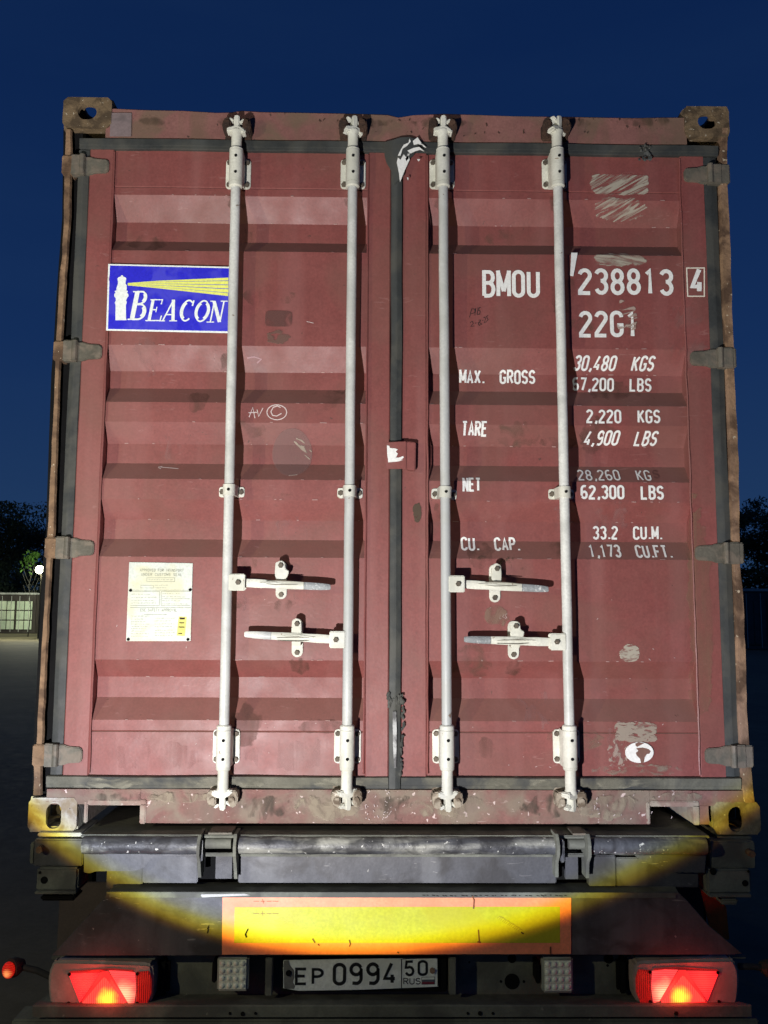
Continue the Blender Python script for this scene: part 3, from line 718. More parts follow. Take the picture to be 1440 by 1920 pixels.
# ------------------------------------------------------------------ locking gear
YR = -.046; RR = .0172
bolt_me = MB().tube([(0, .004, 0), (0, -.004, 0), (0, -.008, 0)], [.0095, .0095, .0078], 6).mesh('bolt', M['bolt'], smooth=30)
def rrect(cx, cz, w, h, r, n=4):
    P = []
    for (sx, sz, a0) in ((1, 1, 0), (-1, 1, 90), (-1, -1, 180), (1, -1, 270)):
        for i in range(n+1):
            a = R(a0+90*i/n); P.append((cx+sx*(w/2-r)+r*math.cos(a), cz+sz*(h/2-r)+r*math.sin(a)))
    return P
def bearing_mesh(up):
    """local: rod axis at x=0,y=0, door at y=YD-YR"""
    yb = YD-YR; mb = MB()
    mb.prism(rrect(0, 0, .090, .112, .012), yb-.0075, yb-.0005, .0015)
    # half round sleeve on two cheeks
    n = 14; r = .0245; ring = []
    pr = [(-r, yb-.008)]+[(-r*math.cos(math.pi*i/n), -r*math.sin(math.pi*i/n)) for i in range(n+1)]+[(r, yb-.008)]
    mb.extrude(pr, -.060, .058, 'z')
    z0, z1 = (.058, .078)
    mb.tube([(0, 0, -.061), (0, 0, -.066), (0, 0, -.074), (0, 0, -.078)], [.0245, .0245, .0245, .0205], 18)
    mb.tube([(0, 0, .0585), (0, 0, .064), (0, 0, .069)], [.0235, .0245, .0215], 18)
    # the two pin holes, dark
    me = mb.mesh('bearing_bracket', M['white'], smooth=35)
    me.materials.append(M['black'])
    return me
brk_me = bearing_mesh(1)
pin_me = MB().tube([(0, -.0262, 0), (0, -.0235, 0)], .0052, 10).mesh('pin_hole', M['black'], smooth=30)
def guide_mesh():
    yb = YD-YR; mb = MB(); r = .0215; n = 12
    mb.prism(rrect(0, 0, .088, .036, .008), yb-.0065, yb-.0005, .0012)
    pr = [(-r-.004, yb-.0068)]+[(-r*math.cos(math.pi*i/n), -r*math.sin(math.pi*i/n)) for i in range(n+1)]+[(r+.004, yb-.0068)]
    mb.extrude(pr, -.019, .019, 'z')
    return mb.mesh('rod_guide', M['white'], smooth=35)
gd_me = guide_mesh()
def cam_mesh():
    """locking cam at the rod's end, pointing up (+z)"""
    mb = MB()
    mb.tube([(0, 0, -.075), (0, 0, -.012), (0, 0, -.004), (0, 0, .002)], [.0185, .0185, .0225, .0225], 16)
    wing = [(-.036, .000), (-.030, .012), (-.016, .014), (0, .020), (.016, .014), (.030, .004), (.036, -.006), (.026, -.012), (.010, -.006), (-.014, -.006), (-.030, -.008)]
    mb.prism(wing, -.018, .018, .004)
    mb.prism([(-.008, .010), (-.009, .052), (-.002, .058), (.010, .056), (.012, .040), (.009, .010)], -.017, .014, .003)
    mb.prism([(.009, .034), (.026, .046), (.030, .038), (.013, .024)], -.014, .010, .003)
    mb.prism([(-.010, .046), (-.026, .052), (-.028, .044), (-.010, .034)], -.012, .010, .003)
    return mb.rough(.001, 50).mesh('cam_head', M['white'], smooth=40)
cam_me = cam_mesh()
def keeper_mesh():
    """rusty keeper welded to the frame: two lugs either side of the cam"""
    mb = MB(); yb = -YR-.002
    mb.prism(rrect(0, .022, .098, .060, .010), yb-.006, yb+.002, .002)
    for s in (-1, 1):
        P = [(s*.020, .000), (s*.046, -.002), (s*.052, .018), (s*.047, .046), (s*.030, .056), (s*.020, .044)]
        mb.prism(P if s > 0 else P[::-1], -.012, yb-.004, .004)
        mb.tube([(s*.034, -.018, .030), (s*.034, .0, .030)], .010, 8)
    return mb.rough(.0035, 55).mesh('cam_keeper', M['rust_dark'], smooth=40)
kp_me = keeper_mesh()
kp2 = kp_me.copy(); kp2.materials.clear(); kp2.materials.append(M['keeper_low'])

def handle_mesh(flat, sgn, dark):
    """lever: socket end at x=0, grip end at x=sgn*L"""
    L = .262; K = 1.13; mb = MB()
    def seg(x, hz, hy): return (x*sgn, hz, hy)
    secs = [(0, .0135, .006), (.045, .0145, .007), (.075, .0135, .009), (.11, .014, .011), (.15, .0135, .011), (.175, .0125, .009), (.182, .0125, .009)]
    def loft(secs, y0, tilt):
        V = []; n = 8
        for (x, hz, hy) in secs:
            for k in range(n):
                a = 2*math.pi*(k+.5)/n
                c, s = math.cos(a), math.sin(a)
                V.append((x*K*sgn, y0+hy*max(-1, min(1, 1.35*s))*.9, tilt*x+hz*max(-1, min(1, 1.35*c))))
        m = len(secs)
        F = [(j*n+k, j*n+(k+1) % n, (j+1)*n+(k+1) % n, (j+1)*n+k) for j in range(m-1) for k in range(n)]
        F += [tuple(range(n))[::-1], tuple(range((m-1)*n, m*n))]
        return V, F
    V, F = loft(secs, 0, flat); mb.add(V, F)
    # pressed rib down the middle
    mb.prism([(sgn*.055, .004+flat*.05), (sgn*.11, .009+flat*.11), (sgn*.17, .003+flat*.17), (sgn*.11, -.002+flat*.11)], -.013, -.004, .002)
    me1 = mb.mesh('handle', M['white'], smooth=40)
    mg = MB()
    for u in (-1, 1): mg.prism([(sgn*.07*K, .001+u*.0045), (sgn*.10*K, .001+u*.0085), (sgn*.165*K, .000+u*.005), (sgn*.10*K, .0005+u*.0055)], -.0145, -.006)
    me3 = mg.mesh('handle_groove_shade', M['groove_shade'], smooth=0)  # raised dark slivers, painted shade of the forged recess
    mb2 = MB(); V, F = loft([(.183, .0125, .009), (.200, .0125, .0095), (.235, .0115, .009), (.258, .0095, .008), (L, .0075, .006)], 0, flat); mb2.add(V, F)
    me2 = mb2.mesh('grip', M['grip'] if dark else M['galv'], smooth=40)
    return me1, me2, me3
def latch_mesh(rot):
    mb = MB(); yb = YD
    P = [(-.019, -.046), (.019, -.046), (.019, .046), (-.019, .046)]
    cap = lambda zc, s: [(.019*math.cos(R(a)), zc+.019*math.sin(R(a))) for a in (range(180, 361, 20) if s < 0 else range(0, 181, 20))]
    mb.prism(cap(-.046, -1)+cap(.046, 1), -.004, .004, .0015)
    # bracket that cradles the lever, and the swinging catch over it
    mb.box(-.015, .015, -.040, -.004, -.024, -.016, .002).box(-.015, .015, -.046, -.038, -.024, -.002, .002)
    c = [(-.016, .058), (-.018, .020), (-.014, .006), (.000, -.004), (.016, .002), (.026, .012), (.030, .030), (.018, .036), (.014, .060), (.002, .066)] if rot else \
        [(-.015, .060), (-.017, .014), (-.010, .000), (.004, -.006), (.016, .004), (.017, .030), (.015, .060), (0, .068)]
    mb.prism(c, -.050, -.043, .002)
    mb.box(-.012, .012, -.045, -.004, .028, .052, .003)
    return mb.mesh('handle_latch', M['white'], smooth=40)
lt_me = {0: latch_mesh(False), 1: latch_mesh(True)}

rods = [((442, 345), (420, 1375), 1, 1092, .0, True, (528, 1088), 1), ((661, 350), (651, 1375), -1, 1199, -.00, False, (558, 1196), 0),
        ((831, 350), (838, 1375), 1, 1095, .0, True, (927, 1094), 0), ((1046, 355), (1068, 1380), -1, 1203, .0, True, (962, 1200), 1)]
for i, (pt, pb, sg, hy, tl, dark, (lx, ly), lr) in enumerate(rods):
    door = doorL if i < 2 else doorR
    T, Bm = at(*pt, YR), at(*pb, YR); dirv = (T-Bm)/(T.z-Bm.z)
    def on(z): return Bm+dirv*(z-Bm.z)
    zt = az(pt[0], 248, YR); zb = az(pb[0], 1485 if i < 2 else 1488, YR)
    pts = [on(zb+.05+(zt-zb-.1)*k/24)+Vector((noise.noise(Vector((i*3, 0, k*.4)))*.0012, 0, 0)) for k in range(25)]
    rod = MB().tube(pts, RR, 16).build('locking_rod', M['galv'], CONT, smooth=40)
    lean = math.atan(dirv.x)
    zz = az(pt[0], 313, YR); c = on(zz); place('bearing_bracket', brk_me, c, rod, rot=(0, lean, 0))
    bolts = []
    for (q, w, h) in ((zz, .033, .042), (az(pb[0], 1404, YR), .033, .042)):
        for sx in (-1, 1):
            for sz in (-1, 1): bolts.append(on(q)+Vector((sx*w, 0, sz*h)))
        for sz in (-.030, .030):
            place('pin_hole', pin_me, on(q)+Vector((.002, 0, sz)), rod, rot=(0, lean, 0))
    zb2 = az(pb[0], 1404, YR); c = on(zb2); place('bearing_bracket', brk_me, c, rod, rot=(0, lean+math.pi, 0))
    zg = az(pt[0], (919, 921, 923, 923)[i], YR); c = on(zg)
    place('rod_guide', gd_me, c, rod, rot=(0, lean+(.06 if i == 2 else 0), 0))
    bolts += [c+Vector((-.033, 0, 0)), c+Vector((.033, 0, 0))]
    place('pin_hole', pin_me, c+Vector((.001, .003, 0)), rod)
    place('cam_head', cam_me, on(zt)+Vector((0, 0, 0)), rod, rot=(0, 0, R((0, 25, 0, 35)[i])))
    place('cam_head', cam_me, on(zb), rod, rot=(math.pi, 0, R((0, 30, 10, 40)[i])))
    for b_ in bolts:
        place('bolt', bolt_me, (b_.x, YD-.0075, b_.z), rod, rot=(0, random.uniform(0, 1), 0))
    place('cam_keeper', kp_me, on(zt)+Vector((0, 0, -.002)), CONT)
    place('cam_keeper', kp2, on(zb)+Vector((0, 0, .006)), CONT, rot=(0, math.pi, 0))
    # the lever, its pivot block and its latch
    zh = az((447, 630, 850, 1038)[i], hy, YR); c = on(zh)
    hx = c.x+sg*.034
    mbh = MB().box(c.x+sg*.008, c.x+sg*.062, YR-.020, YR-.012, zh-.028, zh+.028, .003).box(c.x+sg*.008, c.x+sg*.062, YR+.010, YR+.018, zh-.026, zh+.026, .003)
    mbh.box(c.x+sg*.006, c.x+sg*.020, YR-.014, YR+.014, zh-.027, zh+.027, .002)
    mbh.build('handle_pivot', M['white'], rod)
    place('bolt', bolt_me, (c.x+sg*.040, YR-.021, zh), rod)
    m1, m2, m3 = handle_mesh((-.05, .06, -.06, .03)[i]*1.0, sg, dark and i != 1)
    hl = Vector((c.x+sg*.052, YR+.006, zh+(-.001, 0, 0, -.002)[i]))
    place('handle', m1, hl, rod); place('grip', m2, hl, rod); place('handle_groove_shade', m3, hl, rod)
    lc = at(lx, ly, YD); place('handle_latch', lt_me[lr], (lc.x, YD-.004, lc.z), door)
    for s in (-1, 1): place('bolt', bolt_me, (lc.x+(.0 if s < 0 else .002), YD-(.008 if s < 0 else .055), lc.z+s*.049), door)

# lock plate over the centre gasket
def q(px, py, y): return (ax(px, py, y), az(px, py, y))
MB().prism([q(725, 829, -.03), q(762, 827, -.03), q(762, 879, -.03), q(724, 879, -.03)], -.030, -.022, .002).build('lock_plate', M['red'], doorR)
MB().prism([q(762.5, 827, -.03), q(780, 829, -.03), q(779, 882, -.03), q(762.5, 880, -.03)], -.028, -.004, .003).build('lock_plate', M['red'], doorR)
MB().prism([q(a, b, -.031) for a, b in ((725.5, 835), (730, 836), (731, 840), (742, 841), (746, 843), (742, 847), (746, 851), (742, 858), (748, 858), (756, 855), (757, 858), (752, 862), (756, 862), (748, 865), (728, 867), (726, 850))], -.0315, -.0305
      ).build('torn_label', M['print_white'], doorR)

# ------------------------------------------------------------------ lettering on the right door
text_px('BMOU', 904, 1012, 507, 559, doorR, t=.135)
text_px('238813', 1083, 1262, 504, 554, doorR, t=.145)
text_px('4', 1291, 1317, 504, 553, doorR, t=.17, slant=.06)
fr_ = [(ax(a, b, YS), az(a, b, YS)) for a, b in ((1287, 503), (1320, 503), (1320, 556), (1289, 556), (1287, 503))]
strokes_object('lettering', [fr_[:-1]+[fr_[0]]], .0045, M['print_cream'], doorR, label='cream box round the last digit')
text_px('22G1', 1085, 1198, 583, 633, doorR, t=.14)
text_px('MAX.  GROSS', 864, 1008, 688, 714, doorR, t=.15)
text_px('30,480  KGS', 1078, 1230, 665, 691, doorR, t=.15, slant=.14)
text_px('67,200  LBS', 1078, 1229, 702, 728, doorR, t=.15, slant=.04)
text_px('TARE', 866, 915, 789, 816, doorR, t=.15)
text_px('2,220  KGS', 1099, 1238, 768, 794, doorR, t=.15)
text_px('4,900  LBS', 1098, 1236, 806, 832, doorR, t=.15, slant=.16)
text_px('NET', 867, 902, 895, 922, doorR, t=.15)
text_px('28,260  KG', 1085, 1223, 878, 901, doorR, t=.13)
text_px('S', 1227, 1239, 879, 897, doorR, t=.13, matl=M['print_dim'])
text_px('62,300  LBS', 1088, 1244, 910, 937, doorR, t=.16)
text_px('CU.  CAP.', 866, 978, 1005, 1032, doorR, t=.15)
text_px('33.2  CU.M.', 1117, 1250, 984, 1010, doorR, t=.15)
text_px('1,173  CU.FT.', 1106, 1263, 1020, 1046, doorR, t=.15)
def scribble(paths, t, matl, parent, label, name='scribble'):
    st = [[(ax(a, b, YD), az(a, b, YD)) for a, b in p] for p in paths]
    return strokes_object(name, st, t, matl, parent, off=.0016, label=label)
scribble([[(880, 596), (884, 580), (890, 580), (890, 587), (883, 589)], [(892, 578), (890, 592)], [(896, 577), (894, 591)], [(901, 577), (898, 578), (897, 583), (900, 584), (899, 590), (895, 590)],
          [(881, 606), (885, 603), (887, 607), (882, 613), (889, 612)], [(890, 607), (893, 606)], [(897, 601), (901, 601), (899, 606), (903, 609), (898, 611), (896, 606), (900, 603)],
          [(904, 602), (906, 601)], [(906, 597), (909, 595), (910, 599), (907, 606), (912, 604)], [(915, 592), (912, 594), (913, 598), (915, 600), (912, 603)]],
         .0022, M['marker'], doorR, 'dark marker scribble reading P115 2-8-25')
scribble([[(467, 782), (474, 764), (478, 784)], [(466, 774), (482, 773)], [(482, 768), (485, 781), (493, 765)],
          [(526, 764), (520, 761), (512, 764), (508, 772), (511, 779), (519, 780), (528, 775)]], .0032, M['chalk'], doorL, 'white handwritten AV and a C')
def ell(cx, cy, a, b, n=28): return [(cx+a*math.cos(2*math.pi*k/n), cy+b*math.sin(2*math.pi*k/n)) for k in range(n)]
rng_ = ell(519, 773, 18.5, 14); scribble([rng_+[rng_[0]]], .0032, M['chalk'], doorL, 'white ring round the handwritten C')
scribble([[(940, 1153), (937, 1156), (937, 1160), (940, 1160)], [(942, 1150), (945, 1153), (942, 1156), (946, 1158)], [(951, 1151), (947, 1152), (948, 1155), (950, 1158), (947, 1160)]], .0025, M['chalk'], doorR, 'small smudged white marks above the lower latch')
scribble([[(292, 873), (299, 871), (297, 876), (293, 874)], [(299, 873), (331, 876)]], .0022, M['chalk'], doorL, 'thin white scratch')
scribble([[(575, 603), (588, 606)]], .002, M['chalk'], doorL, 'short scratch'); scribble([[(541, 891), (557, 889)]], .003, M['print_cream'], doorL, 'short white dash')
scribble([[(462, 668), (475, 666), (488, 670), (480, 676)]], .005, mat('pink_scrape', (.42, .24, .25), .6, bump=0), doorL, 'pale scraped patch')
# random chips and scratches near the bottom of the doors
rc = random.Random(5)
for dr, (x0, x1) in ((doorL, (460, 680)), (doorL, (170, 410)), (doorR, (870, 1030)), (doorR, (1090, 1270))):
    P = []
    for _ in range(9):
        a, b = rc.uniform(x0, x1), rc.choice((rc.uniform(1100, 1240), rc.uniform(1350, 1440)))
        P.append([(a, b), (a+rc.uniform(-4, 4), b+rc.uniform(-4, 4))])
    st = scribble(P, .0022, mat('chipped_primer', (.45, .33, .31), .7, bump=0), dr, 'scattered small chips in the paint', name='paint_chips')

# ------------------------------------------------------------------ smears and scraped patches
def smear_mat(name, col, thr, ang, stretch, seed, soft=.06, edge=.14, scale=30, round_=True, hi=.9):
    m = bpy.data.materials.new(name); m.use_nodes = True; nt = m.node_tree; N = nt.nodes; L = nt.links
    b = N['Principled BSDF']; b.inputs['Base Color'].default_value = (*col, 1); b.inputs['Roughness'].default_value = .8
    tcn = N.new('ShaderNodeTexCoord'); g = N.new('ShaderNodeNewGeometry')
    mp = N.new('ShaderNodeMapping'); mp.inputs['Rotation'].default_value = (0, ang, 0); mp.inputs['Location'].default_value = (seed, 0, seed)
    L.new(g.outputs['Position'], mp.inputs[0])
    m2 = N.new('ShaderNodeMapping'); m2.inputs['Scale'].default_value = (1, 1, stretch); L.new(mp.outputs[0], m2.inputs[0])
    n = N.new('ShaderNodeTexNoise'); n.inputs['Scale'].default_value = scale; n.inputs['Detail'].default_value = 5; n.inputs['Distortion'].default_value = .8
    L.new(m2.outputs[0], n.inputs['Vector'])
    s = N.new('ShaderNodeSeparateXYZ'); L.new(tcn.outputs['Generated'], s.inputs[0])
    def dist(o):   # 1 at the middle, 0 at the rim
        a = N.new('ShaderNodeMath'); a.operation = 'MULTIPLY_ADD'; a.inputs[1].default_value = 2; a.inputs[2].default_value = -1; L.new(o, a.inputs[0])
        c = N.new('ShaderNodeMath'); c.operation = 'POWER'; L.new(a.outputs[0], c.inputs[0]); c.inputs[1].default_value = 2 if round_ else 6
        return c.outputs[0]
    ad = N.new('ShaderNodeMath'); ad.operation = 'ADD'; L.new(dist(s.outputs['X']), ad.inputs[0]); L.new(dist(s.outputs['Z']), ad.inputs[1])
    n0 = N.new('ShaderNodeTexNoise'); n0.inputs['Scale'].default_value = max(26, scale*1.3); n0.inputs['Detail'].default_value = 4
    L.new(mp.outputs[0], n0.inputs['Vector'])
    wob = N.new('ShaderNodeMath'); wob.operation = 'MULTIPLY_ADD'; wob.inputs[1].default_value = 1.5; wob.inputs[2].default_value = -.62
    L.new(n0.outputs[0], wob.inputs[0]); ad2 = N.new('ShaderNodeMath'); ad2.operation = 'ADD'; L.new(ad.outputs[0], ad2.inputs[0]); L.new(wob.outputs[0], ad2.inputs[1]); ad = ad2 if edge > .035 and name != 'smear_l' else ad
    rim = N.new('ShaderNodeMapRange'); rim.inputs[1].default_value = 1-edge*2; rim.inputs[2].default_value = 1; rim.inputs[3].default_value = 0; rim.inputs[4].default_value = .5
    L.new(ad.outputs[0], rim.inputs[0])
    sb = N.new('ShaderNodeMath'); sb.operation = 'SUBTRACT'; L.new(n.outputs[0], sb.inputs[0]); L.new(rim.outputs[0], sb.inputs[1])
    r = N.new('ShaderNodeMapRange'); r.inputs[1].default_value = thr; r.inputs[2].default_value = thr+soft; r.inputs[4].default_value = hi
    L.new(sb.outputs[0], r.inputs[0])
    t = N.new('ShaderNodeBsdfTransparent'); x = N.new('ShaderNodeMixShader'); L.new(r.outputs[0], x.inputs[0]); L.new(t.outputs[0], x.inputs[1]); L.new(b.outputs[0], x.inputs[2])
    L.new(x.outputs[0], N['Material Output'].inputs[0])
    return m
def smear(px0, py0, px1, py1, parent, matl, label, off=.0032, name='scuff_mark', y=YD):
    pm = (py0+py1)/2; x0, x1 = ax(px0, pm, y), ax(px1, pm, y); xm = (px0+px1)/2; z1, z0 = az(xm, py0, y), az(xm, py1, y)
    mb = MB(); n = 8
    V = [(x0+(x1-x0)*i/n, 0, z0+(z1-z0)*j/n) for j in range(n+1) for i in range(n+1)]
    mb.add(V, [(j*(n+1)+i, j*(n+1)+i+1, (j+1)*(n+1)+i+1, (j+1)*(n+1)+i) for j in range(n) for i in range(n)])
    conform(mb.bm, off)
    return mb.build(name, matl, parent, smooth=0, label=label)
PALE = (.50, .47, .38)
smear(1102, 326, 1220, 367, doorR, smear_mat('smear_a', PALE, .455, R(30), 9, 1, scale=9, round_=False, soft=.14, edge=.16, hi=.75), 'pale wiped patch near the top')
smear(1102, 366, 1220, 410, doorR, smear_mat('smear_b', PALE, .47, R(28), 9, 5, scale=9, soft=.12, edge=.08, hi=.65), 'pale wiped patch near the top')
smear(1100, 470, 1220, 504, doorR, smear_mat('smear_c', PALE, .37, R(-10), 6, 9, scale=9, soft=.22, edge=.18, hi=.75), 'pale scraped oval above the number')
smear(1148, 556, 1200, 636, doorR, smear_mat('smear_d', (.42, .32, .27), .53, R(15), 5, 4, scale=16), 'rubbed patch over the size code', off=.0036)
smear(1156, 1205, 1206, 1246, doorR, smear_mat('smear_e', PALE, .38, R(0), 3, 2, scale=26, soft=.15, hi=.7), 'pale scraped blot')
smear(1150, 1352, 1235, 1392, doorR, smear_mat('smear_f', (.36, .31, .25), .38, R(2), 2.5, 3, scale=34, round_=False, soft=.12, hi=.75), 'pale torn remains of a sticker')
smear(1132, 1375, 1180, 1450, doorR, smear_mat('smear_g', (.40, .32, .27), .50, R(60), 1.5, 6, scale=40, soft=.1, hi=.7), 'patchy scraped paint')
smear(1100, 1430, 1300, 1456, doorR, smear_mat('smear_h', (.30, .26, .20), .46, 0, 2, 8, scale=28, soft=.2, hi=.6), 'dusty lower edge of the right door')
smear(1020, 1345, 1140, 1420, doorR, smear_mat('smear_i', (.26, .19, .13), .48, 0, 3, 14, scale=8, soft=.2, hi=.6), 'dusty area')
smear(497, 583, 548, 613, doorL, smear_mat('smear_j', (.13, .055, .048), .30, 0, 1, 3, scale=14, round_=False, edge=.03, soft=.2, hi=.75), 'dark rectangle where a label was')
smear(495, 618, 548, 648, doorL, smear_mat('smear_k', (.17, .095, .075), .36, 0, 2, 7, scale=30, soft=.1, hi=.7), 'dull smudge below the dark rectangle')
smear(507, 801, 585, 893, doorL, smear_mat('smear_l', (.27, .16, .15), .22, 0, 1, 1, scale=8, edge=.04, soft=.15, hi=.5), 'faint round ghost of a removed sticker')
smear(545, 805, 588, 870, doorL, smear_mat('smear_m', (.36, .30, .24), .56, R(-35), 5, 12, scale=14), 'grey scrape across the round ghost', off=.0040)
smear(772, 938, 792, 985, doorR, smear_mat('smear_n', (.08, .055, .035), .34, R(10), 2, 2, scale=26), 'rust scar on the stile', y=YS)
smear(925, 1040, 965, 1090, doorR, smear_mat('smear_o', (.13, .085, .045), .48, 0, 1, 6, scale=22, soft=.15, hi=.8), 'rust stain round the upper latch')
smear(905, 1130, 960, 1180, doorR, smear_mat('smear_p', (.24, .15, .11), .46, 0, .5, 8, scale=22, soft=.2, hi=.7), 'rust run below the latch')
smear(866, 1030, 1020, 1080, doorR, smear_mat('smear_q', (.10, .07, .05), .60, R(40), 1, 16, scale=16, soft=.1, hi=.7), 'dark specks above the lever')
smear(1240, 560, 1335, 700, doorR, smear_mat('smear_r', (.30, .19, .17), .50, R(60), 2, 22, scale=6, soft=.25, hi=.5), 'faded paint by the right gasket')
smear(1286, 900, 1340, 1400, doorR, smear_mat('smear_s', (.26, .16, .10), .44, 0, .12, 26, scale=8, soft=.25, hi=.6), 'dusty streaks down the right stile', y=YS)
smear(440, 1380, 660, 1452, doorL, smear_mat('smear_t', (.40, .22, .21), .50, 0, .15, 30, scale=22, soft=.2, hi=.6), 'pale streaks on the lower left door')
smear(180, 1385, 400, 1452, doorL, smear_mat('smear_u', (.34, .16, .15), .50, 0, .15, 34, scale=22, soft=.2, hi=.5), 'pale streaks on the lower left door')
mb = MB().prism([q(*p, .009) for p in ell(1198, 1410.5, 26.5, 19.5, 32)], .0035, .0065).build('globe_sticker', M['print_white'], doorR, label='white oval globe sticker with a brown landmass')
for pl in ([(1190, 1394), (1196, 1391), (1207, 1393), (1199, 1397), (1194, 1400), (1191, 1398)],
           [(1192, 1402), (1204, 1401), (1215, 1404), (1219, 1408), (1216, 1413), (1212, 1413), (1208, 1419), (1206, 1429), (1201, 1431), (1199, 1422), (1193, 1416), (1191, 1411), (1196, 1407), (1193, 1404)]):
    MB().prism([q(*p, .009) for p in pl], .0028, .0034).build('globe_landmass', M['landmass'], doorR)
MB().prism([q(1071, 474, .006), q(1083, 474, .006), q(1075, 518, .006), q(1069, 517, .006)], .004, .0075, .0005).build('torn_label', M['print_white'], doorR, label='torn white tape beside the number')
stain = [smear_mat('stain_a', (.12, .062, .045), .42, 0, .35, 41, scale=14, soft=.3, hi=.55, edge=.2), smear_mat('stain_b', (.15, .095, .065), .44, R(20), .6, 47, scale=20, soft=.3, hi=.5, edge=.2),
         smear_mat('stain_c', (.36, .19, .18), .47, 0, .2, 53, scale=26, soft=.2, hi=.4, edge=.2)]
rs = random.Random(23)
for dr, x0, x1 in ((doorL, 215, 640), (doorR, 830, 1250)):
    for k in range(16):
        a = rs.uniform(x0, x1-60); b = rs.uniform(330, 1400); w = rs.uniform(40, 120); h = rs.uniform(30, 100)
        smear(a, b, min(a+w, x1+20), b+h, dr, stain[k % 3], None, off=.0012, name='stain')
cp = []
for dr, x0, x1 in ((doorL, 212, 684), (doorR, 806, 1276)):
    P = []
    for q_ in CR:
        for z in (q_[0], q_[1], q_[3]):
            for _ in range(5):
                x = ax(rs.uniform(x0, x1), 800, YD); l = rs.uniform(.003, .022)*rs.random()+.003
                P.append([(x, z+.001), (x+l, z+.001+rs.uniform(-.001, .001))])
    strokes_object('paint_chips', P, .0026, M['chip'], dr, label='worn paint along the folds')
fs_ = smear_mat('stain_fitting', (.075, .05, .03), .40, 0, .5, 83, scale=30, soft=.3, hi=.4, edge=.2)
for (a, b) in ((450, 415), (420, 660), (661, 880), (828, 940), (1046, 1010), (655, 1445), (838, 1445), (1066, 1448), (425, 1445), (660, 360), (1046, 362), (440, 360), (831, 362), (558, 1232), (962, 1236), (528, 1122)):
    smear(a-20, b-4, a+26, b+38, doorL if a < 740 else doorR, fs_, None, off=.0016, name='stain')
hs = smear_mat('stain_header', (.085, .058, .034), .40, 0, .6, 61, scale=24, soft=.25, hi=.5, edge=.25)
for a, b in ((250, 330), (390, 480), (600, 760), (745, 900), (1010, 1120), (1130, 1280)):
    smear(a, 222, b, 246, doorR, hs, None, off=.0035, name='stain')
ss = smear_mat('stain_sill', (.30, .25, .18), .40, 0, .8, 67, scale=20, soft=.2, hi=.75, edge=.2); sd = smear_mat('stain_sill_dark', (.07, .055, .04), .46, 0, .5, 71, scale=26, soft=.2, hi=.7, edge=.2)
for k, (a, b, m_) in enumerate(((260, 420, ss), (430, 560, sd), (540, 700, ss), (690, 800, sd), (760, 930, ss), (960, 1090, sd), (1060, 1215, ss), (160, 300, sd), (1205, 1330, ss))):
    smear(a, 1481, b, 1506 if a < 265 or b > 1216 else 1541, doorR, m_, None, off=.0075, name='stain')
gs = smear_mat('stain_gasket', (.26, .25, .19), .42, 0, 2, 77, scale=16, soft=.2, hi=.7, edge=.2)
for a, b in ((100, 300), (330, 520), (560, 720), (900, 1040), (1090, 1240)): smear(a, 1453, b, 1478, doorR, gs, None, off=.0075, name='stain')
# dark knot of torn rubber on the upper gasket and repairs on the others
mb = MB()
for _ in range(26):
    a, b = rc.uniform(1199, 1221), rc.uniform(272, 300)
    mb.ico(at(a, b, -.012), rc.uniform(.003, .008), 1, (1, .8, 1.3))
mb.rough(.004, 90).build('torn_rubber', M['gasket'], doorR)
mb = MB()
for _ in range(30):
    a, b = rc.uniform(727, 757), rc.uniform(1300, 1326)
    mb.ico(at(a, b, -.014), rc.uniform(.003, .007), 1, (1, .6, 1.6))
for _ in range(40):
    b = rc.uniform(1320, 1452); a = 757-(b-1320)*.045+rc.uniform(-2, 2)
    mb.ico(at(a, b, -.008), rc.uniform(.002, .005), 1, (1, .6, 2))
mb.rough(.003, 90).build('torn_rubber', M['gasket'], doorL)
MB().prism([q(a, b, -.022) for a, b in ((736, 1334), (743, 1334), (744, 1370), (743, 1440), (739, 1440), (737, 1400))], -.0205, -.0185, .0004).build('white_paint_streak', mat('thin_white_smear', (.42, .43, .42), .6, dirt=(.1, .1, .1), dirt_amt=1, dirt_scale=25), doorL)
# chips and scratches on the sill
P1 = []
for _ in range(60):
    a = rc.choice((rc.uniform(680, 732), rc.uniform(680, 732), rc.uniform(1105, 1215), rc.uniform(950, 1300))); b = rc.uniform(1482, 1538)
    l = rc.uniform(1, 6)*rc.random()+1; P1.append([(ax(a, b), az(a, b)), (ax(a+rc.uniform(-2, 4), b-l), az(a, b-l))])
strokes_object('paint_chips', P1, .0018, M['chalk'], CONT, flat_y=-.0095, label='pale scratches and chips on the sill')
P1 = []
for _ in range(24):
    a = rc.uniform(500, 1260); b = rc.uniform(226, 255)
    P1.append([(ax(a, b), az(a, b)), (ax(a+rc.uniform(-4, 4), b-rc.uniform(1, 6)), az(a, b-rc.uniform(1, 6)))])
strokes_object('rust_specks', P1, .003, M['rust_dark'], CONT, flat_y=-.006, label='small rust specks on the header')

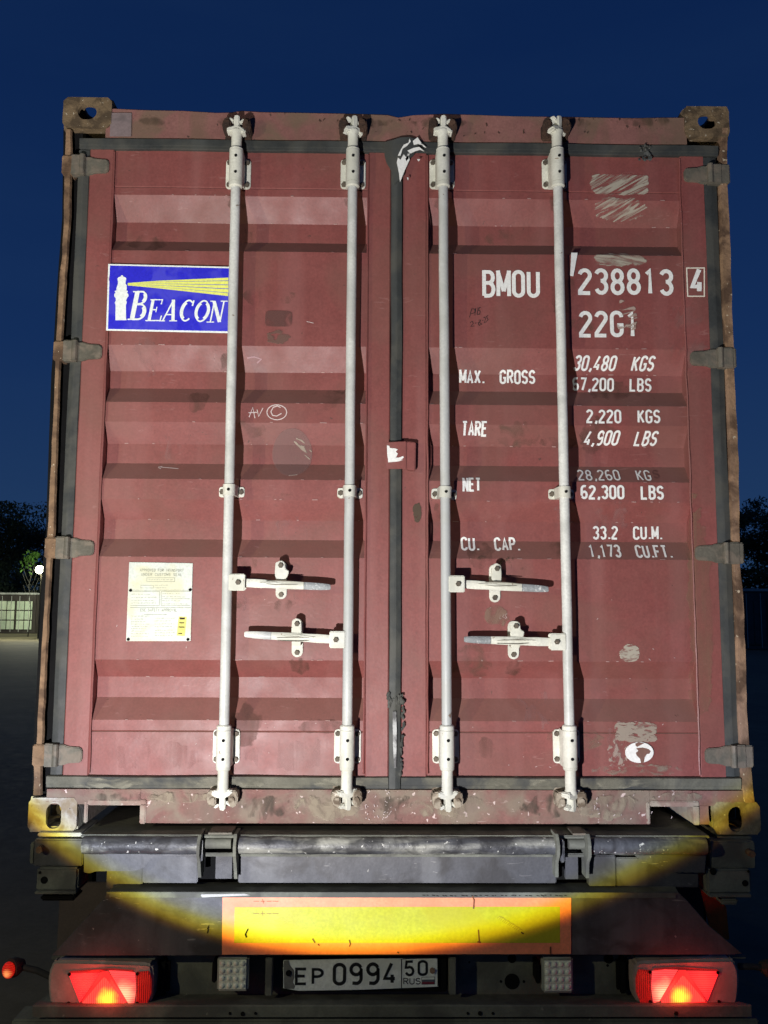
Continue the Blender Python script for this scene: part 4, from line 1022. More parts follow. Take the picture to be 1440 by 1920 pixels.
# ------------------------------------------------------------------ blue sticker with a lighthouse
def film(pts, matl, off, label=None, name='sticker', parent=None):
    return MB().prism([(ax(a, b, YD), az(a, b, YD)) for a, b in pts], .0015-off, .0015-off+.0004).build(name, matl, parent or doorL, smooth=0, label=label)
    mb = MB(); P = [(ax(a, b, YD), 0, az(a, b, YD)) for a, b in pts]
    mb.add(P, [tuple(range(len(P)))])
    x0 = min(p[0] for p in P); x1 = max(p[0] for p in P)
    for k in range(1, 6):
        bmesh.ops.bisect_plane(mb.bm, geom=mb.bm.verts[:]+mb.bm.edges[:]+mb.bm.faces[:], plane_co=(x0+(x1-x0)*k/6, 0, 0), plane_no=(1, 0, 0), dist=1e-5)
    conform(mb.bm, off)
    return mb.build(name, matl, parent or doorL, smooth=0, label=label)
SW = smear_mat
# corners of the sheet in the photograph
film([(205, 497.5), (436, 503), (436, 627), (201, 622)], M['lightfilm'], .0022, 'blue sticker with a white lighthouse reading BEACON')
film([(208.3, 500.5), (436, 506), (436, 623.5), (204.5, 619)], M['blue'], .0028, name='sticker_print')
def zp(x, y): return (190+x/5.538, 480+y/5.538)       # zoomed sheet to photograph
tower = [(158, 680), (160, 520), (152, 500), (158, 485), (163, 480), (163, 455), (145, 430), (148, 405), (160, 400), (150, 380), (170, 370), (168, 355), (178, 320), (185, 300),
         (183, 270), (180, 250), (190, 235), (212, 230), (218, 218), (226, 213), (235, 218), (240, 230), (262, 238), (271, 250), (266, 270), (262, 300), (274, 320), (276, 350), (272, 372),
         (288, 378), (278, 400), (292, 408), (294, 430), (276, 455), (268, 482), (276, 488), (272, 512), (266, 520), (268, 660), (276, 680)]
film([zp(*p) for p in tower], M['lightfilm'], .0034, name='sticker_print')
for a, b in (((1326, 240), (1326, 268)), ((1326, 274), (1326, 311)), ((1326, 318), (1326, 352)), ((1326, 360), (1326, 395)), ((1322, 400), (1322, 430))):
    t0 = (a[1]-240)/190; t1 = (b[1]-240)/190
    film([zp(285, 296+t0*24), zp(600, 272+t0*78), zp(*a), zp(*b), zp(600, 272+t1*78), zp(285, 296+t1*24)], M['yellowfilm'], .0034, name='sticker_print')
def serif_letters():
    S = []   # (polyline, width)
    sl = .20
    def st(x, z, h, pts): return [(x+p[0]*h+sl*p[1]*h, z-p[1]*h) for p in pts]      # in zoom pixels, z down
    out = []
    def add(x, z, h, pts, w): out.append((st(x, z, h, pts), w*h))
    # B
    x, z, h = 285, 672, 285
    add(x, z, h, [(.16, .02), (.16, .98)], .17); add(x, z, h, [(.0, .0), (.34, .0)], .05); add(x, z, h, [(.0, 1.0), (.30, 1.0)], .05)
    add(x, z, h, [(.16, 1.0), (.34, 1.0)]+arc(.34, .78, .15, .22, 90, -90)+[(.16, .55)], .07)
    add(x, z, h, arc(.37, .78, .12, .17, 60, -60), .13)
    add(x, z, h, [(.16, .54), (.38, .54)]+arc(.38, .27, .19, .27, 90, -90)+[(.16, 0)], .07)
    add(x, z, h, arc(.40, .27, .15, .21, 60, -60), .15)
    # E
    x, z, h = 470, 685, 215
    add(x, z, h, [(.17, 0), (.17, 1)], .15); add(x, z, h, [(.0, .0), (.70, .0), (.72, .24)], .06); add(x, z, h, [(.04, 1.), (.62, 1.), (.60, .78)], .06)
    add(x, z, h, [(.17, .52), (.42, .52)], .06); add(x, z, h, [(.42, .40), (.42, .66)], .05)
    # A
    x, z, h = 625, 688, 215
    add(x, z, h, [(.10, 0), (.42, .98)], .07); add(x, z, h, [(.42, 1.02), (.60, .0)], .16); add(x, z, h, [(.20, .30), (.55, .30)], .06)
    add(x, z, h, [(-.05, .0), (.22, .0)], .05); add(x, z, h, [(.42, .0), (.80, .0)], .05)
    # C
    x, z, h = 800, 692, 220
    add(x, z, h, arc(.36, .5, .27, .48, 50, 310, 18), .08); add(x, z, h, arc(.34, .5, .24, .40, 110, 250, 12), .16); add(x, z, h, [(.56, .72), (.58, .98)], .07)
    # O
    x, z, h = 955, 698, 222
    add(x, z, h, arc(.36, .5, .28, .48, 0, 360, 24), .075); add(x, z, h, arc(.34, .5, .26, .40, 115, 245, 12), .15); add(x, z, h, arc(.38, .5, .26, .40, -65, 65, 12), .15)
    # N
    x, z, h = 1110, 700, 215
    add(x, z, h, [(.14, 0), (.14, 1)], .07); add(x, z, h, [(.12, 1.0), (.58, .0)], .17); add(x, z, h, [(.60, 0), (.60, 1)], .07)
    add(x, z, h, [(-.04, .0), (.32, .0)], .05); add(x, z, h, [(-.06, 1.), (.16, 1.)], .05); add(x, z, h, [(.44, 1.), (.78, 1.)], .05)
    mb = MB()
    for k, (pts, w) in enumerate(out):
        P = [zp(*p) for p in pts]; P = [(ax(a, b, YD), az(a, b, YD)) for a, b in P]
        vs, fs = ribbon(P, w/5.538/545)
        mb.add([(v.x, -.0001*(k % 6), v.y) for v in vs], fs)
    [setattr(v.co, 'y', v.co.y+.0015-.0046) for v in mb.bm.verts]; mb.build('lettering', M['lightfilm'], doorL, smooth=0, label='white serif lettering reading BEACON')
serif_letters()

# ------------------------------------------------------------------ data plate
dp = [(243, 1054), (362, 1056), (358, 1202), (237, 1202)]
MB().prism([(ax(a, b, YD), az(a, b, YD)) for a, b in dp], YD-.006, YD-.0008, .001).build('data_plate', M['paper'], doorL, label='pale metal data plate with faint engraving and a yellow label')
def dtext(s, a, b, top_, bot, t=.14, m_=None):
    pm = (top_+bot)/2; y = YD-.0065
    x0, x1 = ax(a, pm, y), ax(b, pm, y); z1, z0 = az(a, top_, y), az(a, bot, y); h = z1-z0
    strokes_object('lettering', text_strokes(s, x0, z0, x1, h, .0), t*h, m_ or M['plateprint'], doorL, flat_y=y)
def zq(x, y): return (180+x/6.0, 1030+y/6.0)
def dline(pts, t=.0012, m_=None):
    y = YD-.0066
    strokes_object('plate_rule', [[(ax(*zq(*p), y), az(*zq(*p), y)) for p in pl] for pl in pts], t, m_ or M['plateprint'], doorL, flat_y=y)
dtext('APPROVED FOR TRANSPORT', *[zq(x, 0)[0] for x in (495, 985)], zq(0, 220)[1], zq(0, 248)[1])
dtext('UNDER CUSTOMS SEAL', *[zq(x, 0)[0] for x in (510, 965)], zq(0, 268)[1], zq(0, 296)[1])
dtext('CSC SAFETY APPROVAL', *[zq(x, 0)[0] for x in (500, 910)], zq(0, 668)[1], zq(0, 698)[1])
dline([[(572, 320), (885, 320), (885, 362), (572, 362), (572, 320)], [(390, 460), (1070, 460)], [(390, 474), (715, 474), (715, 632), (388, 632)], [(733, 474), (1060, 474)], [(733, 474), (733, 632), (1058, 632)],
       [(505, 405), (645, 405), (645, 435), (505, 435), (505, 405)], [(385, 655), (1065, 655)], [(540, 735), (800, 735)], [(740, 556), (1058, 556)]])
rt = random.Random(3); pl = []
for (x0, x1, ys) in ((400, 700, (505, 540, 575, 605)), (745, 1040, (500, 535, 580, 615)), (395, 620, (752, 785, 815, 843, 868, 892, 920, 950, 978)), (660, 900, (775, 805, 840, 870, 910, 940, 970)), (590, 880, (341,)), (660, 840, (405, 432))):
    for yy in ys:
        x = x0; xe = x0+(x1-x0)*rt.uniform(.6, 1)
        while x < xe:
            l = rt.uniform(8, 34); pl.append([(x, yy+rt.uniform(-2, 2)), (x+l, yy+rt.uniform(-2, 2))]); x += l+rt.uniform(5, 12)
dline(pl, .0017, mat('small_print', (.36, .37, .30), .6, bump=0))
y = YD-.007
MB().prism([(ax(*zq(a, b), y), az(*zq(a, b), y)) for a, b in ((930, 757), (1020, 760), (998, 975), (908, 970))], y, y+.001).build('yellow_label', M['yellowlabel'], doorL)
strokes_object('plate_rule', [[(ax(*zq(a, b), y-.001), az(*zq(a, b), y-.001)) for a, b in p] for p in ([(940, 772), (1000, 774)], [(942, 782), (998, 784)], [(938, 826), (992, 828)], [(930, 874), (995, 876)], [(925, 945), (968, 947)])],
               .003, M['marker'], doorL, flat_y=y-.001)
for a, b in ((370, 1012), (1040, 1012), (395, 462), (1065, 455)):
    p = at(*zq(a, b), YD); place('rivet', pin_me, (p.x, YD+.017, p.z), doorL)

# =================================================================== THE TRAILER
TR = thing('semi_trailer', (0, 2.0, 0), 'rear of the grey container trailer with orange and yellow board and lit red tail lamps', 'trailer')
def pbox(name, a, b, top_, bot, y0, y1, matl, parent=TR, bev=.003, label=None, rough=0):
    pm = (top_+bot)/2; xm = (a+b)/2
    mb = MB().box(ax(a, pm, y0), ax(b, pm, y0), y0, y1, az(xm, top_, y0), az(xm, bot, y0), bev)
    if rough: mb.rough(rough, 30)
    return mb.build(name, matl, parent, label=label)
def ppoly(name, pts, y0, y1, matl, parent=TR, bev=.002, label=None):
    return MB().prism([q(a, b, y0) for a, b in pts], y0, y1, bev).build(name, matl, parent, label=label)
# rear bolster: top plate and scraped round edge
zt_ = az(720, 1567, -.075)
MB().box(ax(150, 1566, -.075), ax(1332, 1566, -.075), -.07, .45, zt_-.010, zt_, .003).build('bolster_top_plate', M['tsteel_dusty'], TR)
def roll(a, b, name='bolster_roll', py=1585, r=.0275, y=-.070, m_=None):
    x0, x1 = ax(a, py, y), ax(b, py, y); z = az(720, py, y); n = max(2, int((x1-x0)/.03)); 
    mb = MB().tube([(x0+(x1-x0)*i/n, y, z) for i in range(n+1)], r, 18)
    for v in mb.bm.verts: v.co += Vector((0, 1, 1))*noise.noise(v.co*22)*.0025
    return mb.build(name, m_ or M['tsteel_worn'], TR, smooth=50)
roll(157, 374); roll(441, 1046); roll(1101, 1322)
pbox('bolster_face', 268, 371, 1604, 1656, -.045, -.01, M['tsteel']); pbox('bolster_face', 447, 1043, 1604, 1656, -.045, -.01, M['tsteel']); pbox('bolster_face', 1104, 1155, 1604, 1662, -.045, -.01, M['tsteel'])
pbox('bolster_lip', 380, 1100, 1600, 1607, -.058, -.044, M['tsteel_dusty'])
pbox('bolster_face', 1155.5, 1310, 1608, 1664, -.040, -.01, M['tsteel'])
pbox('bolster_web', 200, 268, 1600, 1668, -.03, -.01, M['tsteel'])
ppoly('bolster_gusset', [(157, 1600), (157, 1636), (167, 1638), (180, 1634), (255, 1633), (270, 1627), (283, 1611), (300, 1606), (374, 1606), (374, 1600)], -.072, -.05, M['tsteel'])
ppoly('bolster_gusset', [(1186, 1601), (1198, 1610), (1238, 1630), (1262, 1636), (1322, 1637), (1325, 1601)], -.062, -.045, M['tsteel'])
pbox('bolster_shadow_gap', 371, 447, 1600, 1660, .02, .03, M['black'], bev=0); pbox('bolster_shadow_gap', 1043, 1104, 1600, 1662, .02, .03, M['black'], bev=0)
# hinge brackets with their short rollers
for s, (a0, a1, b0, b1) in enumerate(((369, 378, 436, 446), (1040, 1050, 1097, 1108))):
    for (u, v) in ((a0, a1), (b0, b1)):
        xx = ax((u+v)/2, 1600, -.10); z1, z0 = az(u, 1564, -.10), az(u, (1648 if u < 400 or 1000 < u < 1060 else 1650), -.10)
        h = z1-z0
        P = [(-.110, z1-.010), (-.100, z1), (-.03, z1), (-.03, z0), (-.085, z0), (-.095, z0+h*.35), (-.118, z0+h*.55), (-.122, z1-.03)]
        mb = MB().extrude(P, xx-.005, xx+.005, 'x').rough(.0025, 25)
        mb.build('hinge_bracket', M['tsteel_dusty'], TR)
    py = 1582; x0, x1 = ax(a1+8 if s == 0 else a1+16, py, -.07), ax(b0-2, py, -.07); z = az(720, py, -.07)
    MB().tube([(x0, -.068, z), (x1, -.068, z)], .0165, 14).build('hinge_roller', M['tsteel_dusty'], TR)
    MB().box(x0+.01, x1+.004, -.09, -.0, az(720, 1566, -.09)+.001, az(720, 1562, -.09), .001).build('hinge_cap', M['hinge'], TR)
    MB().box(ax(404 if s == 0 else 1060, 1630, -.02), ax(435 if s == 0 else 1084, 1630, -.02), -.02, .0, az(720, 1648, -.02), az(720, 1594, -.02), .001).build('hinge_stop', M['tsteel'], TR)
    MB().box(ax(375 if s == 0 else 1044, 1580, -.04), ax(386 if s == 0 else 1052, 1580, -.04), -.095, -.02, az(720, 1608, -.04), az(720, 1566, -.04), .004).build('hinge_knuckle', M['tsteel_worn'], TR)
# outboard end blocks, twistlock seats and lamp brackets
pbox('twistlock_block', 63, 156, 1574, 1624, -.050, .18, M['tsteel'], bev=.004); pbox('twistlock_block', 1332, 1417, 1578, 1628, -.045, .18, M['tsteel_dusty'], bev=.004)
pbox('end_cap', 56, 64, 1580, 1620, -.03, .1, M['tsteel_dusty'])
pbox('twistlock_seat', 70, 153, 1562, 1569, -.03, .15, M['rail_pale']); pbox('twistlock_seat', 1345, 1410, 1569, 1574, -.01, .15, M['tsteel_dusty'])
for px, py in ((78, 1590), (1405, 1598)):
    p = at(px, py, -.052); MB().tube([(p.x, -.075, p.z), (p.x, -.04, p.z)], .011, 12).build('lock_pin', M['rust'], TR)
pbox('lamp_bracket', 68, 146, 1627, 1671, -.060, .05, M['tsteel_dusty'], bev=.006); pbox('lamp_bracket', 1326, 1409, 1630, 1676, -.055, .05, M['tsteel_dusty'], bev=.006)
pbox('bracket_flange', 64, 142, 1672, 1677, -.072, .05, M['tsteel_dusty']); pbox('bracket_flange', 1330, 1410, 1677, 1683, -.070, .05, M['tsteel_dusty'])
pbox('bracket_foot', 75, 140, 1679, 1690, -.05, .03, M['black'], bev=.006); pbox('bracket_foot', 1352, 1385, 1685, 1697, -.05, .0, M['tsteel_dusty'], bev=.006)
def hole(px, py, r, y, parent=TR):
    p = at(px, py, y); MB().tube([(p.x, y-.0016, p.z), (p.x, y+.001, p.z)], r, 18).build('bolt_hole', M['black'], parent)
hole(83, 1650, .0115, -.060); hole(75, 1636, .0045, -.060); hole(1397, 1656, .010, -.055); hole(1403, 1634, .004, -.055); hole(1337, 1634, .011, -.055)
# bumper panel with its folded top
ZLT = az(720, 1673, -.10)
ppoly('bumper_panel', [(200, 1676), (1272, 1673), (1290, 1690), (1330, 1736), (1392, 1788), (1375, 1790), (96, 1792), (196, 1684)], -.100, -.092, M['tsteel'], bev=.0015)
P = [(ax(200, 1674, -.1), -.101), (ax(1272, 1674, -.1), -.101), (ax(1262, 1674, 0), -.002), (ax(226, 1674, 0), -.002)]
mb = MB(); mb.add([(x, y, ZLT) for x, y in P]+[(x, y, ZLT-.006) for x, y in P], [(0, 1, 2, 3), (7, 6, 5, 4), (0, 4, 5, 1), (1, 5, 6, 2), (2, 6, 7, 3), (3, 7, 4, 0)])
mb.build('bumper_ledge', M['tsteel_dusty'], TR)
MB().box(ax(205, 1676, -.104), ax(1268, 1676, -.104), -.104, -.1005, ZLT-.016, ZLT+.001, .001).rough(.0008, 30).build('bumper_lip', M['tsteel_dusty'], TR)
ppoly('weld_patch', [(376, 1677), (460, 1676), (470, 1679), (420, 1681), (378, 1683)], -.107, -.104, M['rail_pale'])
brd = ppoly('reflector_board', [(417, 1679.5), (1071, 1677), (1071, 1789), (416, 1790)], -.1035, -.1005, M['orange'], bev=.0006, label='orange retroreflective board with a yellow field')
ppoly('yellow_field', [(440, 1701), (1050, 1700), (1050, 1768), (439, 1768)], -.1043, -.1036, M['yellow'], brd, 0)
def marks(pts, m_, name, t=.002, y=-.1052, parent=None, label=None):
    strokes_object(name, [[(ax(a, b, y), az(a, b, y)) for a, b in p] for p in pts], t, m_, parent, flat_y=y, label=label)
marks([[(475, 1690), (486, 1690)], [(489, 1690), (497, 1690)], [(500, 1690), (509, 1690)], [(511, 1690), (522, 1690)], [(492, 1686), (494, 1694)], [(475, 1713), (486, 1713)], [(489, 1713), (497, 1713)], [(500, 1713), (509, 1713)], [(511, 1713), (522, 1713)], [(492, 1709), (493, 1717)]],
      mat('tiny_print', (.25, .09, .02), .6, bump=0), 'print', .0012, parent=brd)
marks([[(586, 1760), (591, 1768)], [(596, 1770), (599, 1773)], [(655, 1762), (657, 1770), (655, 1775)], [(897, 1743), (899, 1768)], [(895, 1766), (902, 1767)], [(745, 1785), (748, 1787)], [(1032, 1775), (1032, 1790)], [(886, 1680), (889, 1688), (888, 1704)]],
      mat('board_scars', (.16, .07, .03), .8, bump=0), 'board_scar', .0045, parent=brd)
sc = []
for k in range(13):
    a, b = 932+k*3.2, 1722+k*2.0; sc.append([(a, b), (a+5, b-4-(k % 3)), (a+9, b-2)])
marks(sc, mat('rubbed_dirt', (.34, .30, .03), .8, bump=0), 'board_scar', .0022, parent=brd)
marks([[(977, 1748), (982, 1751)]], M['marker'], 'board_scar', .004, parent=brd)
pe = []
for k in range(30): a = 790+k*9.3+rc.uniform(-3, 3); pe.append([(a, 1678+rc.uniform(0, 1.5)), (a+rc.uniform(2, 7), 1678.5+rc.uniform(0, 2))])
marks(pe, M['black'], 'board_edge_wear', .0022, parent=brd)
marks([[(465, 1742), (460, 1752), (462, 1758)], [(389, 1742), (391, 1736), (389, 1750)]], M['black'], 'panel_scar', .004, y=-.1085, parent=TR)

# lower cross member: face, sloping flange and lip
pbox('cross_member', 150, 1300, 1790, 1866, .0, .10, M['tsteel_dusty'], bev=.002)
z1 = az(720, 1864, 0); z0 = az(720, 1884, -.115)
mb = MB(); xa0, xb0, xa1, xb1 = ax(90, 1864, 0), ax(1330, 1864, 0), ax(62, 1884, -.115), ax(1408, 1884, -.115)
n = 40; V = []
for i in range(n+1):
    t = i/n; V += [(xa0+(xb0-xa0)*t, -.001, z1), (xa1+(xb1-xa1)*t, -.115, z0+.002*noise.noise(Vector((t*20, 0, 0)))), (xa1+(xb1-xa1)*t, -.118, z0-.004), (xa1+(xb1-xa1)*t, -.116, z0-.036), (xa1+(xb1-xa1)*t, .10, z0-.036)]
mb.add(V, [(5*i+k, 5*i+5+k, 5*i+6+k, 5*i+1+k) for i in range(n) for k in range(4)])
mb.build('cross_member_flange', M['tsteel_dusty'], TR, smooth=20)
pbox('underrun_bar', 20, 1425, 1912, 1960, -.10, .0, M['tsteel_dusty'], bev=.006)
pbox('side_bracket', 96, 292, 1793, 1800, -.06, .02, M['tsteel_dusty']); pbox('side_bracket', 1190, 1400, 1792, 1798, -.06, .02, M['tsteel_dusty'])
for (px, py, r) in ((960, 1840, .0245), (960, 1797, .014), (939, 1840, .004), (982, 1840, .004), (1141, 1797, .016), (1139, 1810, .004), (1166, 1809, .004), (880, 1804, .003)): hole(px, py, r, -.0)
for (px, py, r) in ((431, 1900, .004), (455, 1901, .0065), (479, 1900, .004), (877, 1900, .004), (900, 1900, .0065), (924, 1900, .004), (1268, 1900, .006)): hole(px, py, r, -.118)

# licence plate
pbox('plate_bracket', 497, 511, 1796, 1868, -.070, .0, M['tsteel_dusty']); pbox('plate_bracket', 842, 856, 1796, 1866, -.070, .0, M['tsteel_dusty'])
pbox('plate_backing', 528, 838, 1794, 1860, -.045, -.02, M['black'])
LPc = [(531, 1801), (820, 1795.5), (822, 1850), (680, 1856), (560, 1858), (531, 1853)]
y_ = -.052
lp = MB().prism([q(a, b, y_) for a, b in LPc], y_, y_+.004, .0006).build('licence_plate', M['licence'], TR, label='white licence plate reading EP 0994 50 RUS')
def lp_px(x, y): return (480+x/3.79, 1780+y/3.79)
def ltext(s, x0, x1, top_, bot, t=.15, slant=0):
    global w_
    a, b = lp_px(x0, top_), lp_px(x1, bot); yy = y_-.0008
    X0, X1 = ax(a[0], a[1], yy), ax(b[0], b[1], yy); Z1, Z0 = az(a[0], a[1], yy), az(a[0], b[1], yy); h = Z1-Z0; tt = t*h
    strokes_object('lettering', text_strokes(s, X0+tt/2, Z0+tt/2, X1-tt/2, h-tt, slant), tt, M['print_black'], lp, flat_y=yy, label='black characters '+s)
w_ = .62
ltext('E', 278, 364, 130, 255, .16); ltext('P', 396, 480, 133, 255, .16)
w_ = .44
ltext('0', 546, 640, 96, 258, .15)
ltext('9', 664, 758, 94, 256, .15); ltext('9', 783, 878, 92, 256, .15); ltext('4', 902, 998, 88, 250, .15)
ltext('5', 1056, 1126, 78, 193, .16); ltext('0', 1148, 1222, 76, 190, .16)
w_ = .55
ltext('RUS', 1047, 1170, 203, 250, .14)
w_ = .40
yy = y_-.0008
strokes_object('lettering', [[q(*lp_px(1034, 68), yy), q(*lp_px(1034, 275), yy)], [q(*lp_px(1042, 66), yy), q(*lp_px(1292, 60), yy), q(*lp_px(1292, 262), yy)]], .0028, M['print_black'], lp, flat_y=yy, label='black dividing line')
for k, m_ in enumerate((M['licence'], M['flagblue'], M['flagred'])):
    ppoly('flag_stripe', [lp_px(1180, 200+k*16), lp_px(1268, 198+k*16), lp_px(1268, 214+k*16), lp_px(1180, 216+k*16)], y_-.0015, y_-.0004, m_, lp, 0)
strokes_object('flag_outline', [[q(*lp_px(a, b), yy-.001) for a, b in ((1178, 198), (1270, 196), (1270, 247), (1178, 249), (1178, 198))]], .0012, M['print_black'], lp, flat_y=yy-.001)
for (a, b, m_) in ((232, 165, M['black']), (1253, 148, M['rust'])):
    p = at(*lp_px(a, b), y_); place('plate_screw', MB().tube([(0, .002, 0), (0, -.006, 0)], .0085, 12).mesh('plate_screw', m_, smooth=30), (p.x, y_-.001, p.z), lp)
ppoly('plate_dirt', [lp_px(*p) for p in ((196, 82), (232, 80), (238, 110), (270, 150), (272, 200), (262, 235), (278, 262), (268, 282), (200, 280))], y_-.0012, y_-.0002, mat('plate_grime', (.17, .17, .16), .8, dirt=(.10, .10, .09)), lp, 0)

# work lamps (not lit)
def work_lamp(cx, cy, w, h, tilt, label):
    y0 = -.075; c = at(cx, cy, y0); W = w/575; H = h/575
    mb = MB().box(c.x-W/2, c.x+W/2, y0, y0+.035, c.z-H/2, c.z+H/2, .006)
    lamp = mb.build('work_lamp', M['led_frame'], TR, label=label)
    me = led_me
    n = 4
    for i in range(n):
        for j in range(n):
            place('led_lens', me, (c.x+(i-1.5)*W*.215, y0-.0008, c.z+(j-1.5)*H*.215), lamp)
    MB().box(c.x-W/2-.018, c.x-W/2-.004, y0+.01, .0, c.z-.03, c.z+.03, .003).build('lamp_mount', M['black'], lamp)
mb = MB(); mb.box(-.0108, .0108, -.001, .002, -.0108, .0108, .0008); mb.ico(Vector((0, -.001, 0)), .0085, 2, (1, .55, 1))
led_me = mb.mesh('led_lens', M['led'], smooth=60)
work_lamp(436, 1827, 57, 60, 0, 'dirty square lamp left of the licence plate'); work_lamp(1046, 1829, 57, 62, 0, 'pale square lamp right of the licence plate')

# tail lamps ---------------------------------------------------------
def tail_lamp(mir):
    """left lamp measured in zoomed pixels; mir mirrors it for the right one"""
    y0 = -.085
    def T(x, y):
        if not mir: return (60+x/5.538, 1780+y/5.538)
        return (1478-(x/5.538+60)-2+ (0), 1780+y/5.538-3)
    def Q(x, y, yy=y0): return q(*T(x, y), yy)
    def srt(P): return P
    shell = [(168, 380), (172, 260), (195, 180), (225, 125), (250, 112), (700, 122), (1200, 140), (1245, 160), (1262, 230), (1258, 420), (1235, 560), (1200, 590), (900, 605), (250, 600), (200, 590), (180, 520)]
    lamp = MB().prism([Q(*p) for p in shell], y0-.004, y0+.085, .008).build('tail_lamp', M['lamp_shell'], TR, label='lit red and amber tail lamp at the %s end' % ('right' if mir else 'left'))
    def lens(name, pts, m_, dy=0.0, lab=None):
        MB().prism([Q(*p) for p in pts], y0-.010-dy, y0-.003, .0015).build(name, m_, lamp, label=lab)
    cA = Vector((*[v for v in (Q(790, 500)[0],)], y0-.01, Q(790, 500)[1])); c2 = Vector((Q(960, 450)[0], y0-.01, Q(960, 450)[1])); c3 = Vector((Q(560, 330)[0], y0-.01, Q(560, 330)[1]))
    s_ = 'r' if mir else 'l'
    lens('red_lens', [(385, 240), (720, 232), (505, 545)], glow('red_lens_left'+s_, (1, .035, .03), 2.0, (1, .02, .03), 1.1, c3, .07, 'Z'))
    lens('amber_lens', [(745, 285), (770, 285), (985, 560), (530, 545)], glow('amber_lens'+s_, (1, .48, .03), 3.2, (1, .06, .045), 1.5, cA, .042, 'X'), .001)
    lens('red_lens', [(805, 205), (1075, 232), (1085, 400), (1065, 560), (1005, 545)], glow('bright_red_lens'+s_, (1, .30, .16), 2.8, (1, .06, .06), 1.5, c2, .05, 'Z'))
    lens('red_lens', [(725, 225), (795, 220), (990, 540), (975, 545), (770, 280), (745, 280), (535, 540), (520, 540)], glow('red_rib'+s_, (1, .05, .04), 1.6, (1, .03, .03), 1.0, c2, .05))
    lens('side_lens', [(1092, 225), (1220, 215), (1248, 300), (1245, 450), (1200, 560), (1085, 565), (1100, 400)], glow('side_lens'+s_, (.75, .02, .015), .9, (.30, .01, .01), .5, c2, .06, 'X'))
    lens('red_lens', [(505, 552), (1060, 566), (1085, 575), (1070, 596), (510, 590)], glow('low_lens'+s_, (1, .04, .03), 2.5, (.8, .02, .02), .9, cA, .08))
    lens('red_lens', [(400, 215), (700, 195), (850, 190), (1060, 205), (1060, 225), (800, 200), (715, 222), (400, 232)], glow('top_lens'+s_, (1, .05, .04), 1.0, (.35, .02, .02), .5, c2, .06))
    for (a, b) in ((400, 245), (388, 545), (1103, 240), (1100, 545)):
        p = Q(a, b); place('lamp_screw', pin_me, (p[0], y0-.0115+.026, p[1]), lamp)
    for (pa, en, c) in ((Q(800, 480, y0-.05), .38, (1, .06, .03)), (Q(560, 400, y0-.04), .25, (1, .03, .02))):
        pl0 = bpy.data.lights.new('tail_lamp_spill', 'POINT'); pl0.energy = en; pl0.color = c; pl0.shadow_soft_size = .025  # added point light before the lens for more red spill
        po = bpy.data.objects.new('tail_lamp_spill', pl0); scene.collection.objects.link(po); po.location = (pa[0], y0-.055, pa[1])
    # black box painted in for the lamp's shade beside it
    xs = [Q(1265, 300)[0], Q(1500, 300)[0]]
    MB().box(xs[0], xs[1]*.5+xs[0]*.5, -.04, .0, Q(0, 560)[1], Q(0, 170)[1], .012).build('lamp_side_shade', M['black'], lamp)
tail_lamp(False); tail_lamp(True)
# rubber armed marker lamps
def marker(pts, end, lab):
    P = [at(a, b, -.05) for a, b in pts]
    m0 = MB().tube([P[0]]+P[1:], .010, 10).build('marker_lamp', M['rubber'], TR, label=lab)
    c = P[-1]; s = 1 if P[-1].x > P[0].x else -1
    MB().tube([c-Vector((s*.006, -.02, 0)), c+Vector((s*.012, -.0, 0)), c+Vector((s*.020, -.012, 0))], [.016, .030, .030], 16).build('lamp_cup', M['rubber'], m0)
    cc = c+Vector((s*.022, -.028, 0))
    mb = MB().ico(cc, .022, 3, (.9, .7, 1.15))
    mb.build('marker_lens', glow('marker_lens_'+('r' if s > 0 else 'l'), (1, .35, .10), 1.6, (.9, .02, .01), .5, cc+Vector((0, -.02, -.008)), .022, 'Z'), m0, smooth=60)
marker([(96, 1832), (70, 1820), (36, 1812)], 1, 'glowing red marker lamp on a rubber arm at the left')
marker([(1385, 1812), (1410, 1812), (1434, 1815)], 1, 'red marker lamp on a rubber arm at the right')

# chassis, mud flaps and wheels behind
for s in (-1, 1):
    MB().box(s*.46-.06, s*.46+.06, .11, 6.0, .82, 1.10, .004).build('chassis_rail', M['tsteel'], TR)
    MB().box(s*1.17-.03, s*1.17+.03, .45, .50, .38, 1.02).build('flap_stay', M['black'], TR)
for k in range(5):
    MB().box(-1.15, 1.15, .9+k*1.2, 1.0+k*1.2, 1.02, 1.11, .003).build('cross_bearer', M['tsteel'], TR)
ppoly('mud_flap', [(113, 1655), (420, 1655), (430, 1900), (100, 1900)], .30, .315, mat('dirty_flap', (.085, .065, .058), .8, dirt=(.12, .09, .08)))
ppoly('mud_flap', [(1020, 1655), (1318, 1655), (1325, 1900), (1020, 1900)], .30, .315, M['rubber'])
ppoly('side_marking', [(1312, 1662), (1334, 1668), (1362, 1700), (1368, 1762), (1352, 1764), (1330, 1736)], .05, .056, mat('dull_orange_marking', (.48, .11, .012), .5), label='dull orange marking strip at the right side')
ty = MB()
prof = [(.26, -.14), (.30, -.15), (.46, -.145), (.50, -.12), (.505, 0), (.50, .12), (.46, .145), (.30, .15), (.26, .14)]
N_ = 32; V = []
for k in range(N_):
    a = 2*math.pi*k/N_
    for (r, x) in prof: V.append((x, r*math.cos(a), r*math.sin(a)))
m = len(prof)
ty.add(V, [(k*m+i, k*m+(i+1) % m, ((k+1) % N_)*m+(i+1) % m, ((k+1) % N_)*m+i) for k in range(N_) for i in range(m)])
ty_me = ty.mesh('tyre', M['rubber'], smooth=40)
rim_me = MB().tube([(-.08, 0, 0), (.0, 0, 0), (.02, 0, 0), (.1, 0, 0)], [.27, .25, .12, .10], 24).mesh('wheel_rim', M['hinge'], smooth=40)
